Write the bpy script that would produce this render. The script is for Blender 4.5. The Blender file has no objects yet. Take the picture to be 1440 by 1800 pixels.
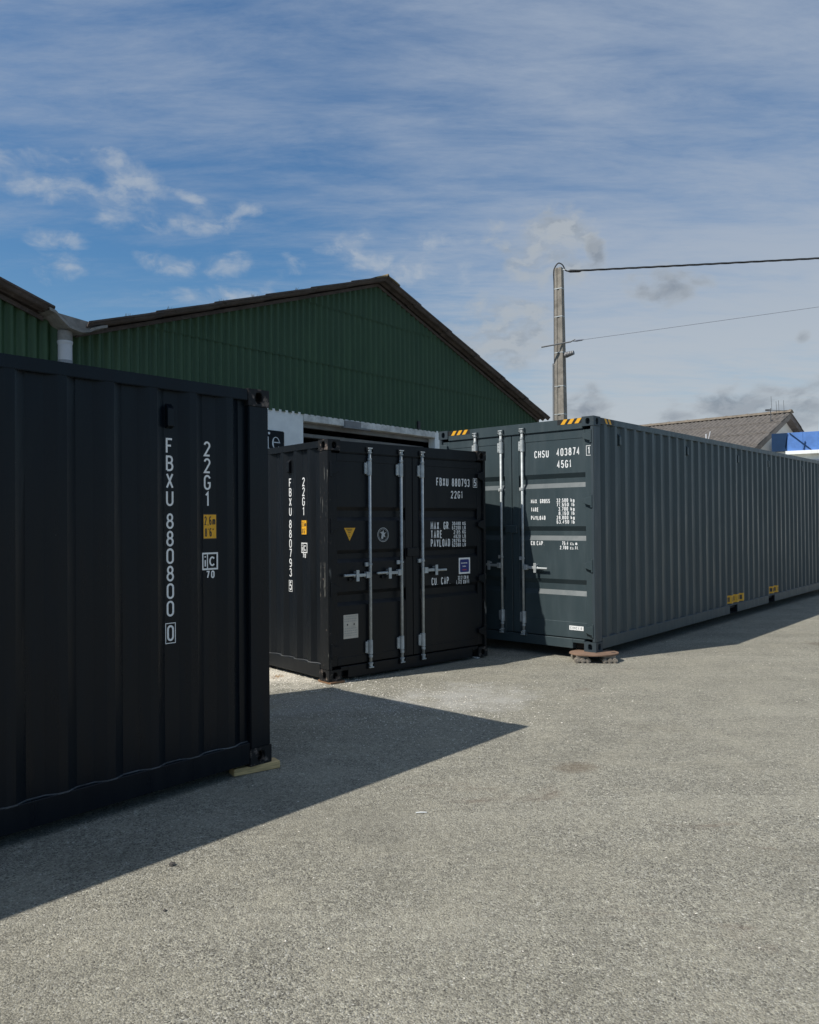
import bpy, bmesh, math, random
from mathutils import Matrix, Vector
R = math.radians
random.seed(7)
scn = bpy.context.scene
col = scn.collection

# ------------------------------------------------------------------ camera
CAM_H, PITCH, ROLL = 1.7085, 0.01435, -0.00953
cp, sp, cr, sr = math.cos(PITCH), math.sin(PITCH), math.cos(ROLL), math.sin(ROLL)
cam = bpy.data.cameras.new('camera')
cam.sensor_fit = 'HORIZONTAL'; cam.sensor_width = 36; cam.lens = 33.98
cam.clip_start = .05; cam.clip_end = 2000
camo = bpy.data.objects.new('camera', cam); col.objects.link(camo)
rx, ux, fw = Vector((cr, -sr*sp, sr*cp)), Vector((-sr, -cr*sp, cr*cp)), Vector((0, cp, sp))
m = Matrix.Identity(4)
for i in range(3):
    m[i][0], m[i][1], m[i][2] = rx[i], ux[i], -fw[i]
m[2][3] = CAM_H
camo.matrix_world = m
scn.camera = camo

# ------------------------------------------------------------------ light
SUN_AZ, SUN_EL = 1.0733, 0.8692            # direction the light travels (from +Y towards +X), elevation
SKY_STRENGTH, SUN_STRENGTH, EXPOSURE = 0.10, 5.0, 0.0
sun = bpy.data.lights.new('sun', 'SUN'); sun.energy = SUN_STRENGTH; sun.angle = R(.53); sun.color = (1, .955, .885)
suno = bpy.data.objects.new('sun', sun); col.objects.link(suno)
d = Vector((math.sin(SUN_AZ)*math.cos(SUN_EL), math.cos(SUN_AZ)*math.cos(SUN_EL), -math.sin(SUN_EL)))
suno.rotation_euler = d.to_track_quat('-Z', 'Y').to_euler()
suno.location = (-20, -10, 30)

scn.view_settings.view_transform = 'Standard'; scn.view_settings.look = 'None'
scn.view_settings.exposure = EXPOSURE; scn.view_settings.gamma = 1
scn.view_settings.use_curve_mapping = False

class NT:
    """small helper that writes node trees"""
    def __init__(s, tree): s.t = tree; s.n = tree.nodes; s.l = tree.links
    def new(s, kind, **kw):
        n = s.n.new(kind)
        for k, v in kw.items(): setattr(n, k, v)
        return n
    def put(s, inp, v):
        if isinstance(v, bpy.types.NodeSocket): s.l.new(v, inp)
        else: inp.default_value = v
    def math(s, op, a, b=0, c=0, clamp=False):
        n = s.new('ShaderNodeMath', operation=op, use_clamp=clamp)
        s.put(n.inputs[0], a); s.put(n.inputs[1], b); s.put(n.inputs[2], c)
        return n.outputs[0]
    def mix(s, f, a, b, mode='MIX'):
        n = s.new('ShaderNodeMix', data_type='RGBA', blend_type=mode)
        s.put(n.inputs[0], f)
        for i, v in ((6, a), (7, b)):
            if isinstance(v, bpy.types.NodeSocket): s.l.new(v, n.inputs[i])
            else: n.inputs[i].default_value = (*v, 1) if len(v) == 3 else v
        return n.outputs[2]
    def ramp(s, f, a, b, lo=0., hi=1., interp='SMOOTHSTEP'):
        n = s.new('ShaderNodeMapRange', interpolation_type=interp)
        s.put(n.inputs[0], f)
        for i, v in enumerate((a, b, lo, hi)): n.inputs[i+1].default_value = v
        return n.outputs[0]
    def noise(s, vec, scale, detail=4, rough=.55, dist=0):
        n = s.new('ShaderNodeTexNoise')
        s.l.new(vec, n.inputs['Vector'])
        n.inputs['Scale'].default_value = scale; n.inputs['Detail'].default_value = detail
        n.inputs['Roughness'].default_value = rough; n.inputs['Distortion'].default_value = dist
        return n.outputs[0]
    def mapping(s, vec, loc=(0, 0, 0), rot=(0, 0, 0), sc=(1, 1, 1)):
        n = s.new('ShaderNodeMapping'); s.l.new(vec, n.inputs[0])
        n.inputs[1].default_value = loc; n.inputs[2].default_value = rot; n.inputs[3].default_value = sc
        return n.outputs[0]

world = bpy.data.worlds.new('World'); scn.world = world; world.use_nodes = True
world.cycles.sampling_method = 'MANUAL'; world.cycles.sample_map_resolution = 512
scn.cycles.max_bounces = 6; scn.cycles.diffuse_bounces = 3; scn.cycles.glossy_bounces = 3
w = NT(world.node_tree); w.n.clear()
sky = w.new('ShaderNodeTexSky', sky_type='NISHITA', sun_disc=False)
sky.sun_elevation = SUN_EL; sky.sun_rotation = SUN_AZ + math.pi
sky.air_density = 1.3; sky.dust_density = .5; sky.ozone_density = 5.
tc = w.new('ShaderNodeTexCoord').outputs['Generated']
sep = w.new('ShaderNodeSeparateXYZ'); w.l.new(tc, sep.inputs[0])
X, Y, Z = sep.outputs
az = w.math('ARCTAN2', X, Y); el = w.math('ARCSINE', Z)
zz = w.math('ADD', w.math('MAXIMUM', Z, 0), .12)
flat = w.new('ShaderNodeCombineXYZ'); w.put(flat.inputs[0], w.math('DIVIDE', X, zz)); w.put(flat.inputs[1], w.math('DIVIDE', Y, zz))
fl = flat.outputs[0]
# thin high cirrus veil, drawn out into streaks by the wind
st = w.mapping(fl, rot=(0, 0, R(-38)), sc=(.50, 1.5, 1))
c1 = w.noise(st, 1.25, 7, .62, .15)
c2 = w.noise(w.mapping(fl, loc=(3.1, 1.7, 0), rot=(0, 0, R(-25)), sc=(.40, .8, 1)), .75, 2, .5, .3)
fine = w.noise(w.mapping(fl, loc=(7, 2, 0), rot=(0, 0, R(-48)), sc=(.9, 3.0, 1)), 2.8, 7, .70, .25)
cir = w.math('ADD', w.math('MULTIPLY', c1, .50), w.math('ADD', w.math('MULTIPLY', c2, .62), w.math('MULTIPLY', fine, .46)))
east = w.math('ADD', w.math('MULTIPLY', w.math('MULTIPLY', w.ramp(az, -.20, .26, 0, .33), w.ramp(az, .52, .85, 1, 0)), w.ramp(el, .22, .52, 1, .42)), w.math('ADD', w.ramp(el, .36, .56, 0, .12), w.ramp(el, .5, .95, 0, .22)))
cir = w.ramp(w.math('ADD', cir, east), .70, 1.20, 0, .92)
# cumulus: the clouds in view, broken up by noise in azimuth / elevation
ae = w.new('ShaderNodeCombineXYZ'); w.put(ae.inputs[0], az); w.put(ae.inputs[1], w.math('MULTIPLY', el, 1.7))
aev = ae.outputs[0]
nz = w.math('SUBTRACT', w.noise(aev, 24, 5, .58, .3), .5)
nzl = w.math('SUBTRACT', w.noise(aev, 9, 2, .5, .2), .5)
CL = [(-0.475, 0.388, 0.055, 0.020, -0.1, 'w'), (-0.415, 0.38, 0.0839, 0.0199, -0.22, 'w'), (-0.348, 0.401, 0.0328, 0.0202, -0.5, 'w'), (-0.43, 0.329, 0.0257, 0.0097, 0, 'w'), (-0.42, 0.298, 0.021, 0.0124, 0.2, 'w'),
      (-0.253, 0.365, 0.0431, 0.0113, 0, 'w'), (-0.204, 0.381, 0.0199, 0.0063, 0, 'w'), (-0.277, 0.39, 0.0151, 0.0049, -0.2, 'w'), (-0.298, 0.315, 0.0311, 0.0103, 0, 'w'),
      (-0.215, 0.317, 0.0777, 0.017, 0, 'f'), (-0.074, 0.348, 0.0309, 0.0118, 0.2, 'w'), (-0.026, 0.324, 0.0517, 0.0133, -0.35, 'w'), (0.037, 0.353, 0.031, 0.0104, -0.1, 'w'),
      (-0.23, 0.282, 0.0772, 0.008, 0, 'w'), (0.179, 0.337, 0.0458, 0.0377, 0, 'g'), (0.239, 0.326, 0.0111, 0.0155, 0, 'd'), (0.116, 0.239, 0.0611, 0.0319, 0.1, 'g'),
      (0.317, 0.276, 0.0359, 0.0169, 0, 'd'), (0.436, 0.136, 0.0725, 0.021, 0, 'd'), (0.229, 0.146, 0.0293, 0.0169, 0, 'd'), (0.328, 0.125, 0.0264, 0.0082, 0, 'd'),
      (0.077, 0.313, 0.022, 0.0147, 0, 'f'), (0.474, 0.208, 0.007, 0.0063, 0, 'd')]
groups = {'w': None, 'g': None, 'd': None}
for a0, e0, ra, re, tilt, k in CL:
    u = w.math('SUBTRACT', az, a0); v = w.math('SUBTRACT', el, e0)
    v = w.math('SUBTRACT', v, w.math('MULTIPLY', u, tilt*.6))
    q = w.math('ADD', w.math('POWER', w.math('DIVIDE', u, ra*1.5), 2), w.math('POWER', w.math('DIVIDE', v, re*1.55), 2))
    f = w.math('SUBTRACT', 1, q)
    if k == 'f': f = w.math('SUBTRACT', f, .45); k = 'w'
    groups[k] = f if groups[k] is None else w.math('MAXIMUM', groups[k], f)
def cover(f, gain):
    f = w.math('MAXIMUM', f, -2.)
    return w.math('ADD', f, w.math('ADD', w.math('MULTIPLY', nz, gain), w.math('MULTIPLY', nzl, gain*.6)))
puff = w.noise(w.mapping(aev, loc=(.013, -.022, 0)), 24, 5, .58, .3)          # the same billows seen a little nearer the sun: lit against shaded side
lit = w.ramp(w.math('SUBTRACT', puff, w.math('ADD', nz, .5)), -.07, .07, 0, 1)
# further small cumulus all round the horizon, outside the picture as well
far = w.math('ADD', w.noise(w.mapping(aev, loc=(4.2, 0, 0)), 5, 3, .6), w.ramp(el, .05, .5, 0, -.25))
behind = w.ramp(w.math('ABSOLUTE', az), .55, .8, 0, 1)
far = w.math('MULTIPLY', w.ramp(far, .5, .72, 0, .35), behind)
hsv = w.new('ShaderNodeHueSaturation'); w.l.new(sky.outputs[0], hsv.inputs['Color']); hsv.inputs['Saturation'].default_value = 1.24
colr = hsv.outputs[0]
haze = w.ramp(el, 0., .36, .30, 0.)
colr = w.mix(haze, colr, (3.5, 4.6, 5.7))
colr = w.mix(w.ramp(el, .0, .16, .75, 0.), colr, (2.7, 3.7, 5.0))
colr = w.mix(cir, colr, w.mix(w.ramp(el, .12, .42), (4.75, 5.2, 5.65), (3.5, 4.2, 5.3)))
colr = w.mix(far, colr, (4.6, 5.0, 5.5))
cw = cover(groups['w'], 4.2)
colr = w.mix(w.ramp(cw, -.1, 2.1, 0, .66), colr, w.mix(lit, (4.9, 5.3, 5.7), (3.9, 4.5, 5.3)))
cg = cover(groups['g'], 3.4)
colr = w.mix(w.ramp(cg, -.1, 1.3, 0, .85), colr, w.mix(w.math('MULTIPLY', lit, w.ramp(cg, .2, 1.6, .3, 1)), (4.1, 4.5, 4.9), (2.75, 3.2, 3.75)))
cd = cover(groups['d'], 3.2)
colr = w.mix(w.ramp(cd, -.1, 1.2, 0, .85), colr, w.mix(w.ramp(cd, .0, 1.4, 0, 1), (4.2, 4.6, 5.0), w.mix(lit, (3.0, 3.4, 3.9), (2.2, 2.6, 3.15))))
bg = w.new('ShaderNodeBackground'); w.l.new(colr, bg.inputs[0]); bg.inputs[1].default_value = SKY_STRENGTH
wo = w.new('ShaderNodeOutputWorld'); w.l.new(bg.outputs[0], wo.inputs[0])

# ------------------------------------------------------------------ materials
def material(name):
    mt = bpy.data.materials.new(name); mt.use_nodes = True
    t = NT(mt.node_tree); b = t.n['Principled BSDF']
    co = t.new('ShaderNodeTexCoord').outputs['Object']
    return mt, t, b, co
def bump(t, b, h, strength, dist):
    n = t.new('ShaderNodeBump'); n.inputs['Strength'].default_value = strength; n.inputs['Distance'].default_value = dist
    t.put(n.inputs['Height'], h); t.l.new(n.outputs[0], b.inputs['Normal'])
def simple(name, c, rough=.6, metal=0., var=.15, scale=6., bmp=0., bdist=.002, spec=.5):
    mt, t, b, co = material(name)
    n = t.noise(co, scale, 6, .6)
    k = t.ramp(n, .3, .7, 1-var, 1+var, 'LINEAR')
    mul = t.mix(1, c, (1, 1, 1), 'MULTIPLY')
    cc = t.new('ShaderNodeCombineColor')
    for i in range(3): t.put(cc.inputs[i], k)
    t.l.new(cc.outputs[0], mul.node.inputs[7])
    t.l.new(mul, b.inputs['Base Color'])
    b.inputs['Roughness'].default_value = rough; b.inputs['Metallic'].default_value = metal
    b.inputs['Specular IOR Level'].default_value = spec
    if bmp: bump(t, b, t.noise(co, scale*8, 4, .6), bmp, bdist)
    return mt
def paint(name, c, rough=.42, wear=0., wearcol=(.16, .13, .11), spec=.24, scratch=False):
    """sprayed steel: slight waviness, dust, uneven gloss, worn spots"""
    mt, t, b, co = material(name)
    big = t.noise(co, 1.6, 3, .6); dust = t.noise(t.mapping(co, sc=(1, 1, .12)), 9, 5, .7)
    base = t.mix(t.ramp(big, .3, .75, 0, .5), c, tuple(x*1.3 for x in c))
    base = t.mix(t.ramp(dust, .5, .85, 0, .35), base, tuple(x*1.6+.002 for x in c))
    b.inputs['Specular IOR Level'].default_value = spec
    speck = t.noise(co, 55, 3, .5)
    base = t.mix(t.ramp(speck, .74, .80, 0, .35), base, (.10, .095, .085))
    if scratch:
        sc_ = t.noise(t.mapping(co, sc=(1, 1, .035)), 60, 3, .6); pt = t.noise(co, 3.1, 3, .6)
        base = t.mix(t.math('MULTIPLY', t.ramp(sc_, .60, .64, 0, .8), t.ramp(pt, .48, .56)), base, (.22, .22, .20))
    if wear:
        wn = t.noise(co, 17, 8, .72)
        base = t.mix(t.ramp(wn, .62-wear*.25, .72-wear*.2, 0, .85), base, wearcol)
    t.l.new(base, b.inputs['Base Color'])
    t.l.new(t.ramp(dust, .3, .8, rough-.05, rough+.16), b.inputs['Roughness'])
    h = t.math('ADD', t.math('MULTIPLY', t.noise(t.mapping(co, sc=(1, 1, .4)), 2.2, 2, .5), 1.), t.math('MULTIPLY', t.noise(co, 160, 2, .5), .012))
    bump(t, b, h, .35, .012)
    return mt
M = {}
M['black'] = paint('black_container_paint', (.0026, .0056, .0095), .30)
M['black_worn'] = paint('black_paint_chipped', (.0082, .0095, .0110), .45, .10, scratch=True)
M['black_lighter'] = paint('lighter_black_container_paint', (.0060, .0078, .0100), .34)  # same paint with a slightly lighter black base
M['cast'] = paint('chipped_corner_steel', (.0110, .0115, .0125), .5, .42, (.20, .16, .135))
M['cast_grey'] = paint('chipped_grey_corner_steel', (.037, .051, .060), .45, .05, (.13, .12, .11))
M['ledge'] = simple('weld_bead_painted_skylight', (.075, .080, .085), .7, 0, .5, 9)  # pale colour stands in for skylight on the rail ledge
M['anthracite'] = paint('anthracite_container_paint', (.035, .052, .058), .41, spec=.50)
M['anthracite_worn'] = paint('anthracite_paint_chipped', (.036, .050, .059), .44, .0, spec=.50)
M['rubber'] = simple('door_seal_rubber', (.012, .012, .013), .7)
M['galv'] = simple('galvanised_steel', (.43, .46, .46), .58, .35, .22, 14, .15, .001)
M['white'] = simple('white_vinyl', (.78, .79, .78), .5, 0, .06, 20)
M['yellow'] = simple('yellow_vinyl', (.75, .38, .015), .5, 0, .08, 25)
M['hazblack'] = simple('black_vinyl', (.012, .012, .012), .5)
M['blue_vinyl'] = simple('blue_vinyl', (.018, .028, .17), .45)
M['red_vinyl'] = simple('red_vinyl', (.5, .06, .06), .5)
M['plate'] = simple('aluminium_plate', (.52, .49, .43), .5, .25, .12, 12)
M['dark_ink'] = simple('dark_ink', (.03, .03, .03), .6)
M['grey_ink'] = simple('grey_ink', (.25, .27, .27), .6)
M['emblem'] = simple('silver_ink', (.48, .50, .50), .5)
M['pocket'] = simple('dark_steel_pocket', (.006, .006, .007), .7)

def wood(name, c):
    mt, t, b, co = material(name)
    n = t.noise(t.mapping(co, sc=(2, 40, 40)), 3, 6, .6)
    t.l.new(t.mix(t.ramp(n, .3, .7), c, tuple(x*.55 for x in c)), b.inputs['Base Color'])
    b.inputs['Roughness'].default_value = .75; bump(t, b, n, .4, .004)
    return mt
M['pine'] = wood('pine_plank', (.74, .52, .24))
M['oldwood'] = wood('stained_wood', (.30, .17, .09))

def asphalt():
    mt, t, b, co = material('worn_asphalt')
    vo = t.new('ShaderNodeTexVoronoi'); t.l.new(co, vo.inputs['Vector']); vo.inputs['Scale'].default_value = 125; vo.inputs['Randomness'].default_value = 1
    v2 = t.new('ShaderNodeTexVoronoi'); t.l.new(t.mapping(co, loc=(3.3, 1.1, 0)), v2.inputs['Vector']); v2.inputs['Scale'].default_value = 240
    sepc = t.new('ShaderNodeSeparateColor'); t.l.new(vo.outputs['Color'], sepc.inputs[0])
    sep2 = t.new('ShaderNodeSeparateColor'); t.l.new(v2.outputs['Color'], sep2.inputs[0])
    grain = t.noise(co, 100, 4, .75)
    v3 = t.new('ShaderNodeTexVoronoi'); t.l.new(t.mapping(co, loc=(1.3, 4.1, 0)), v3.inputs['Vector']); v3.inputs['Scale'].default_value = 34
    sep3 = t.new('ShaderNodeSeparateColor'); t.l.new(v3.outputs['Color'], sep3.inputs[0])
    clus = t.noise(co, 21, 4, .7)
    mid = t.noise(co, 2.3, 5, .65); large = t.noise(co, .38, 3, .55)
    base = t.mix(t.ramp(sepc.outputs[0], .0, 1., 0, 1, 'LINEAR'), (.165, .156, .127), (.470, .447, .353))
    base = t.mix(t.ramp(sep2.outputs[1], .70, .95, 0, .6), base, (.52, .51, .46))
    base = t.mix(t.ramp(sepc.outputs[2], .84, .92, 0, .85), base, (.050, .048, .042))
    base = t.mix(t.ramp(sep2.outputs[0], .955, .98, 0, .8), base, (.66, .65, .60))
    base = t.mix(t.ramp(grain, .34, .48, .80, 0), base, (.065, .063, .053))
    chip = t.ramp(v3.outputs['Distance'], .16, .26, 1, 0)
    base = t.mix(t.math('MULTIPLY', chip, t.ramp(sep3.outputs[0], .70, .78, 0, .80)), base, (.66, .64, .56))
    base = t.mix(t.math('MULTIPLY', chip, t.ramp(sep3.outputs[1], .70, .78, 0, .80)), base, (.07, .066, .055))
    base = t.mix(t.ramp(clus, .34, .62, .60, 0, 'LINEAR'), base, (.125, .117, .098))
    base = t.mix(t.ramp(mid, .40, .72, 0, .30), base, (.43, .400, .310))
    base = t.mix(t.ramp(mid, .30, .46, .30, 0), base, (.165, .155, .122))
    base = t.mix(t.ramp(large, .35, .65, 0, .25), base, (.290, .272, .215))
    trk = t.noise(t.mapping(co, rot=(0, 0, R(-42)), sc=(.12, 1.1, 1)), 1.5, 4, .6, .4)
    base = t.mix(t.ramp(trk, .30, .48, .30, 0), base, (.155, .147, .114))
    base = t.mix(t.ramp(trk, .54, .70, 0, .22), base, (.43, .41, .335))
    # faint brown oil and rust marks
    rust = t.noise(t.mapping(co, loc=(5, 9, 0), sc=(.7, 1.5, 1)), .9, 4, .7, .6)
    base = t.mix(t.ramp(rust, .62, .74, 0, .45), base, (.13, .085, .06))
    # chalky dust spilled on the yard near the doors
    se = t.new('ShaderNodeSeparateXYZ'); t.l.new(co, se.inputs[0])
    sn = t.math('MULTIPLY', t.math('SUBTRACT', t.noise(t.mapping(co, loc=(2, 7, 0)), 2.4, 5, .72), .5), 3.2)
    def spot(x, y, ra, rb, seed):
        q = t.math('ADD', t.math('POWER', t.math('DIVIDE', t.math('SUBTRACT', se.outputs[0], x), ra), 2), t.math('POWER', t.math('DIVIDE', t.math('SUBTRACT', se.outputs[1], y), rb), 2))
        return t.ramp(t.math('ADD', t.math('SUBTRACT', 1, q), sn), .1, 1.3, 0, 1)
    for x, y, ra, rb, k, cc in ((.55, 7.55, .85, .85, .55, (.47, .46, .43)), (-.95, 7.3, 1.1, .8, .3, (.42, .42, .41)), (-1.55, 8.85, 1.25, .95, 1., (.70, .65, .54)), (-1.5, 8.72, .10, .16, .9, (.30, .17, .06)),
                               (1.13, 5.4, .22, .16, .5, (.11, .075, .045)), (2.05, 6.45, .35, .22, .4, (.10, .09, .07)), (5.6, 10.6, .25, .3, .5, (.10, .07, .05)), (-.4, 4.4, .8, .5, .25, (.13, .122, .10))):
        base = t.mix(t.math('MULTIPLY', spot(x, y, ra, rb, x*7), k), base, cc)
    t.l.new(base, b.inputs['Base Color'])
    b.inputs['Roughness'].default_value = .9; b.inputs['Specular IOR Level'].default_value = .25
    h = t.math('ADD', t.math('MULTIPLY', vo.outputs['Distance'], -.9), t.math('ADD', t.math('MULTIPLY', grain, 1.0), t.math('MULTIPLY', sepc.outputs[0], .45)))
    bump(t, b, h, 1.0, .0050)
    return mt
M['asphalt'] = asphalt()

def corrugated_green():
    mt, t, b, co = material('green_painted_sheet')
    n = t.noise(t.mapping(co, sc=(1, 1, .25)), 3, 7, .65); n2 = t.noise(co, .5, 3, .5)
    base = t.mix(t.ramp(n, .3, .75), (.027, .070, .030), (.046, .100, .043))
    base = t.mix(t.ramp(n2, .35, .7, 0, .6), base, (.036, .078, .038))
    sk = t.noise(t.mapping(co, sc=(1, 1, .2)), 22, 4, .6)
    base = t.mix(t.ramp(sk, .755, .79, 0, .6), base, (.22, .24, .2))
    t.l.new(base, b.inputs['Base Color']); b.inputs['Roughness'].default_value = .62
    bump(t, b, n, .15, .01)
    return mt
M['green'] = corrugated_green()
def fibre(name, c, lichen=.5, orange=.3):
    mt, t, b, co = material(name)
    n = t.noise(co, 4, 8, .7); n2 = t.noise(co, 18, 6, .7); n3 = t.noise(t.mapping(co, loc=(4, 4, 4)), 2, 7, .7)
    base = t.mix(t.ramp(n, .3, .7), c, tuple(x*.55 for x in c))
    base = t.mix(t.ramp(n2, .55, .72, 0, lichen), base, (.30, .29, .25))
    base = t.mix(t.ramp(n3, .55, .72, 0, orange), base, (.24, .15, .055))
    t.l.new(base, b.inputs['Base Color']); b.inputs['Roughness'].default_value = .9
    bump(t, b, n2, .5, .01)
    return mt
M['fibre'] = fibre('weathered_fibre_cement', (.155, .138, .122), .40, .10)
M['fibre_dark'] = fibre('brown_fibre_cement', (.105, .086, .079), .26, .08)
M['fibre_lichen'] = fibre('lichen_covered_fibre_cement', (.24, .18, .09), .5, .8)
M['fibre_ridge'] = fibre('ridge_fibre_cement', (.20, .165, .125), .45, .45)
M['gutter'] = fibre('grey_stained_gutter', (.30, .29, .27), .3, .05)
M['render'] = simple('white_render', (.84, .85, .82), .85, 0, .1, 3, .3, .004)
M['render_grey'] = simple('weathered_white_wall', (.50, .49, .46), .85, 0, .12, 2, .2, .004)
M['render_worn'] = fibre('chalky_worn_render', (.80, .79, .74), .2, .05)
M['concrete'] = fibre('concrete', (.29, .265, .225), .35, .12)
M['pvc'] = simple('white_plastic_pipe', (.55, .56, .58), .5, 0, .05, 5)
M['pvc_grey'] = simple('grey_plastic_pipe', (.24, .26, .28), .5, 0, .08, 5)
M['inside'] = simple('dim_interior', (.05, .05, .048), .9, 0, .3, 1)
M['steel'] = simple('grey_steel_beam', (.20, .20, .20), .55, .2, .2, 4)
M['signblack'] = simple('black_sign_panel', (.006, .009, .012), .6, spec=.2)
M['cable'] = simple('black_cable', (.022, .024, .026), .6)
M['wire'] = simple('aged_wire', (.20, .22, .26), .6)
M['rust'] = fibre('rusty_steel_plate', (.24, .150, .100), .12, .1)
M['wheel'] = simple('dirty_steel_roller', (.26, .23, .19), .7, .3, .35, 30, .3, .002)
M['blue'] = simple('blue_fascia', (.085, .20, .50), .5, 0, .18, 3)
M['blue_shadow'] = simple('blue_fascia_painted_shadow', (.010, .034, .085), .6, 0, .1, 3, spec=.2)  # shadow on the first fascia panel, put into its colour
M['stone'] = simple('pale_stone', (.42, .40, .37), .9, 0, .3, 40)
M['pale_gravel'] = simple('pale_gravel', (.66, .62, .54), .9, 0, .3, 40)
M['dark_stone'] = simple('dark_stone', (.06, .055, .05), .9, 0, .3, 40)
M['ant'] = simple('antenna_metal', (.10, .10, .10), .5, .4)
M['moss'] = simple('dry_moss', (.06, .055, .03), .95)

# ------------------------------------------------------------------ geometry helpers
def tag(o, label=None, cat=None, group=None, kind=None):
    if label: o['label'] = label
    if cat: o['category'] = cat
    if group: o['group'] = group
    if kind: o['kind'] = kind
    return o
def empty(name, mtx):
    o = bpy.data.objects.new(name, None); col.objects.link(o)
    o.matrix_world = mtx; o.empty_display_size = .3
    return o
def frame(o, x, y):
    """matrix with origin o and (nearly horizontal) axes x, y"""
    x = Vector(x).normalized(); y = Vector(y); y = (y - x*x.dot(y)).normalized(); z = x.cross(y)
    mt = Matrix.Identity(4)
    for i in range(3): mt[i][0], mt[i][1], mt[i][2], mt[i][3] = x[i], y[i], z[i], o[i]
    return mt
class MB:
    def __init__(s): s.v = []; s.f = []
    def add(s, vs, fs):
        k = len(s.v); s.v += [tuple(p) for p in vs]; s.f += [tuple(i+k for i in f) for f in fs]; return s
    def box(s, x0, x1, y0, y1, z0, z1):
        return s.add([(x0, y0, z0), (x1, y0, z0), (x1, y1, z0), (x0, y1, z0), (x0, y0, z1), (x1, y0, z1), (x1, y1, z1), (x0, y1, z1)],
                     [(3, 2, 1, 0), (4, 5, 6, 7), (0, 1, 5, 4), (1, 2, 6, 5), (2, 3, 7, 6), (3, 0, 4, 7)])
    def prism(s, poly, axis, a, b):
        """poly in the two other axes (order x,y,z without axis), extruded along axis from a to b"""
        n = len(poly)
        def P(q, t): return {'x': (t, q[0], q[1]), 'y': (q[0], t, q[1]), 'z': (q[0], q[1], t)}[axis]
        return s.add([P(q, a) for q in poly]+[P(q, b) for q in poly],
                     [tuple(range(n))[::-1], tuple(range(n, 2*n))]+[(i, (i+1) % n, n+(i+1) % n, n+i) for i in range(n)])
    def strip(s, poly, axis, a, b):
        """open profile extruded along axis"""
        n = len(poly)
        def P(q, t): return {'x': (t, q[0], q[1]), 'y': (q[0], t, q[1]), 'z': (q[0], q[1], t)}[axis]
        return s.add([P(q, a) for q in poly]+[P(q, b) for q in poly], [(i, i+1, n+i+1, n+i) for i in range(n-1)])
    def tube(s, pts, r, n=10, cap=True):
        pts = [Vector(p) for p in pts]; rr = r if isinstance(r, (list, tuple)) else [r]*len(pts)
        k = len(s.v); up = None
        for i, p in enumerate(pts):
            t = (pts[min(i+1, len(pts)-1)]-pts[max(i-1, 0)]).normalized()
            if up is None: up = t.orthogonal().normalized()
            up = (up-t*t.dot(up)).normalized(); sd = t.cross(up)
            for j in range(n):
                a = 2*math.pi*j/n; s.v.append(tuple(p+(up*math.cos(a)+sd*math.sin(a))*rr[i]))
        for i in range(len(pts)-1):
            for j in range(n):
                s.f.append((k+i*n+j, k+i*n+(j+1) % n, k+(i+1)*n+(j+1) % n, k+(i+1)*n+j))
        if cap:
            s.f.append(tuple(k+j for j in range(n))[::-1]); s.f.append(tuple(k+(len(pts)-1)*n+j for j in range(n)))
        return s
    def holed(s, o, a, b, n, sa, sb, ha, hb, depth, ca=None, cb=None):
        """face at o spanned by a*sa, b*sb (outward normal n) with a rounded hole and a pocket behind it"""
        o, a, b, n = map(Vector, (o, a, b, n)); ca = sa/2 if ca is None else ca; cb = sb/2 if cb is None else cb
        angs = sorted({round(2*math.pi*i/20, 5) for i in range(20)} | {round(math.atan2(y, x) % (2*math.pi), 5) for x in (-ca, sa-ca) for y in (-cb, sb-cb)})
        out, inn, bk = [], [], []
        for t in angs:
            c, q = math.cos(t), math.sin(t); ks = []
            if c > 1e-6: ks.append((sa-ca)/c)
            if c < -1e-6: ks.append(-ca/c)
            if q > 1e-6: ks.append((sb-cb)/q)
            if q < -1e-6: ks.append(-cb/q)
            k = min(ks); out.append(o+a*(ca+c*k)+b*(cb+q*k))
            e = 1/((abs(c)/ha)**3+(abs(q)/hb)**3)**(1/3)
            h = o+a*(ca+c*e)+b*(cb+q*e); inn.append(h); bk.append(h-n*depth)
        N = len(angs); flip = a.cross(b).dot(n) < 0
        fs = [(i, (i+1) % N, N+(i+1) % N, N+i) for i in range(N)]+[(N+i, N+(i+1) % N, 2*N+(i+1) % N, 2*N+i) for i in range(N)]+[tuple(range(2*N, 3*N))]
        if flip: fs = [f[::-1] for f in fs]
        return s.add(out+inn+bk, fs)
    def build(s, name, mat, parent=None, bevel=0., smooth=False, seg=1, kind=None, weld=False):
        me = bpy.data.meshes.new(name); me.from_pydata(s.v, [], s.f)
        me.materials.append(M[mat] if isinstance(mat, str) else mat)
        if bevel or weld:
            bm = bmesh.new(); bm.from_mesh(me)
            if weld: bmesh.ops.remove_doubles(bm, verts=bm.verts, dist=1e-5)
            if bevel:
                es = [e for e in bm.edges if len(e.link_faces) == 2 and e.calc_face_angle(0) > .5]
                bmesh.ops.bevel(bm, geom=es, offset=bevel, segments=seg, affect='EDGES', clamp_overlap=True)
            bm.to_mesh(me); bm.free()
        if smooth: me.polygons.foreach_set('use_smooth', [True]*len(me.polygons))
        o = bpy.data.objects.new(name, me); col.objects.link(o)
        if parent: o.parent = parent
        if kind: o['kind'] = kind
        return o
def link_mesh(name, me, parent, mtx=None):
    o = bpy.data.objects.new(name, me); col.objects.link(o); o.parent = parent
    if mtx is not None: o.matrix_local = mtx
    return o

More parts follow.
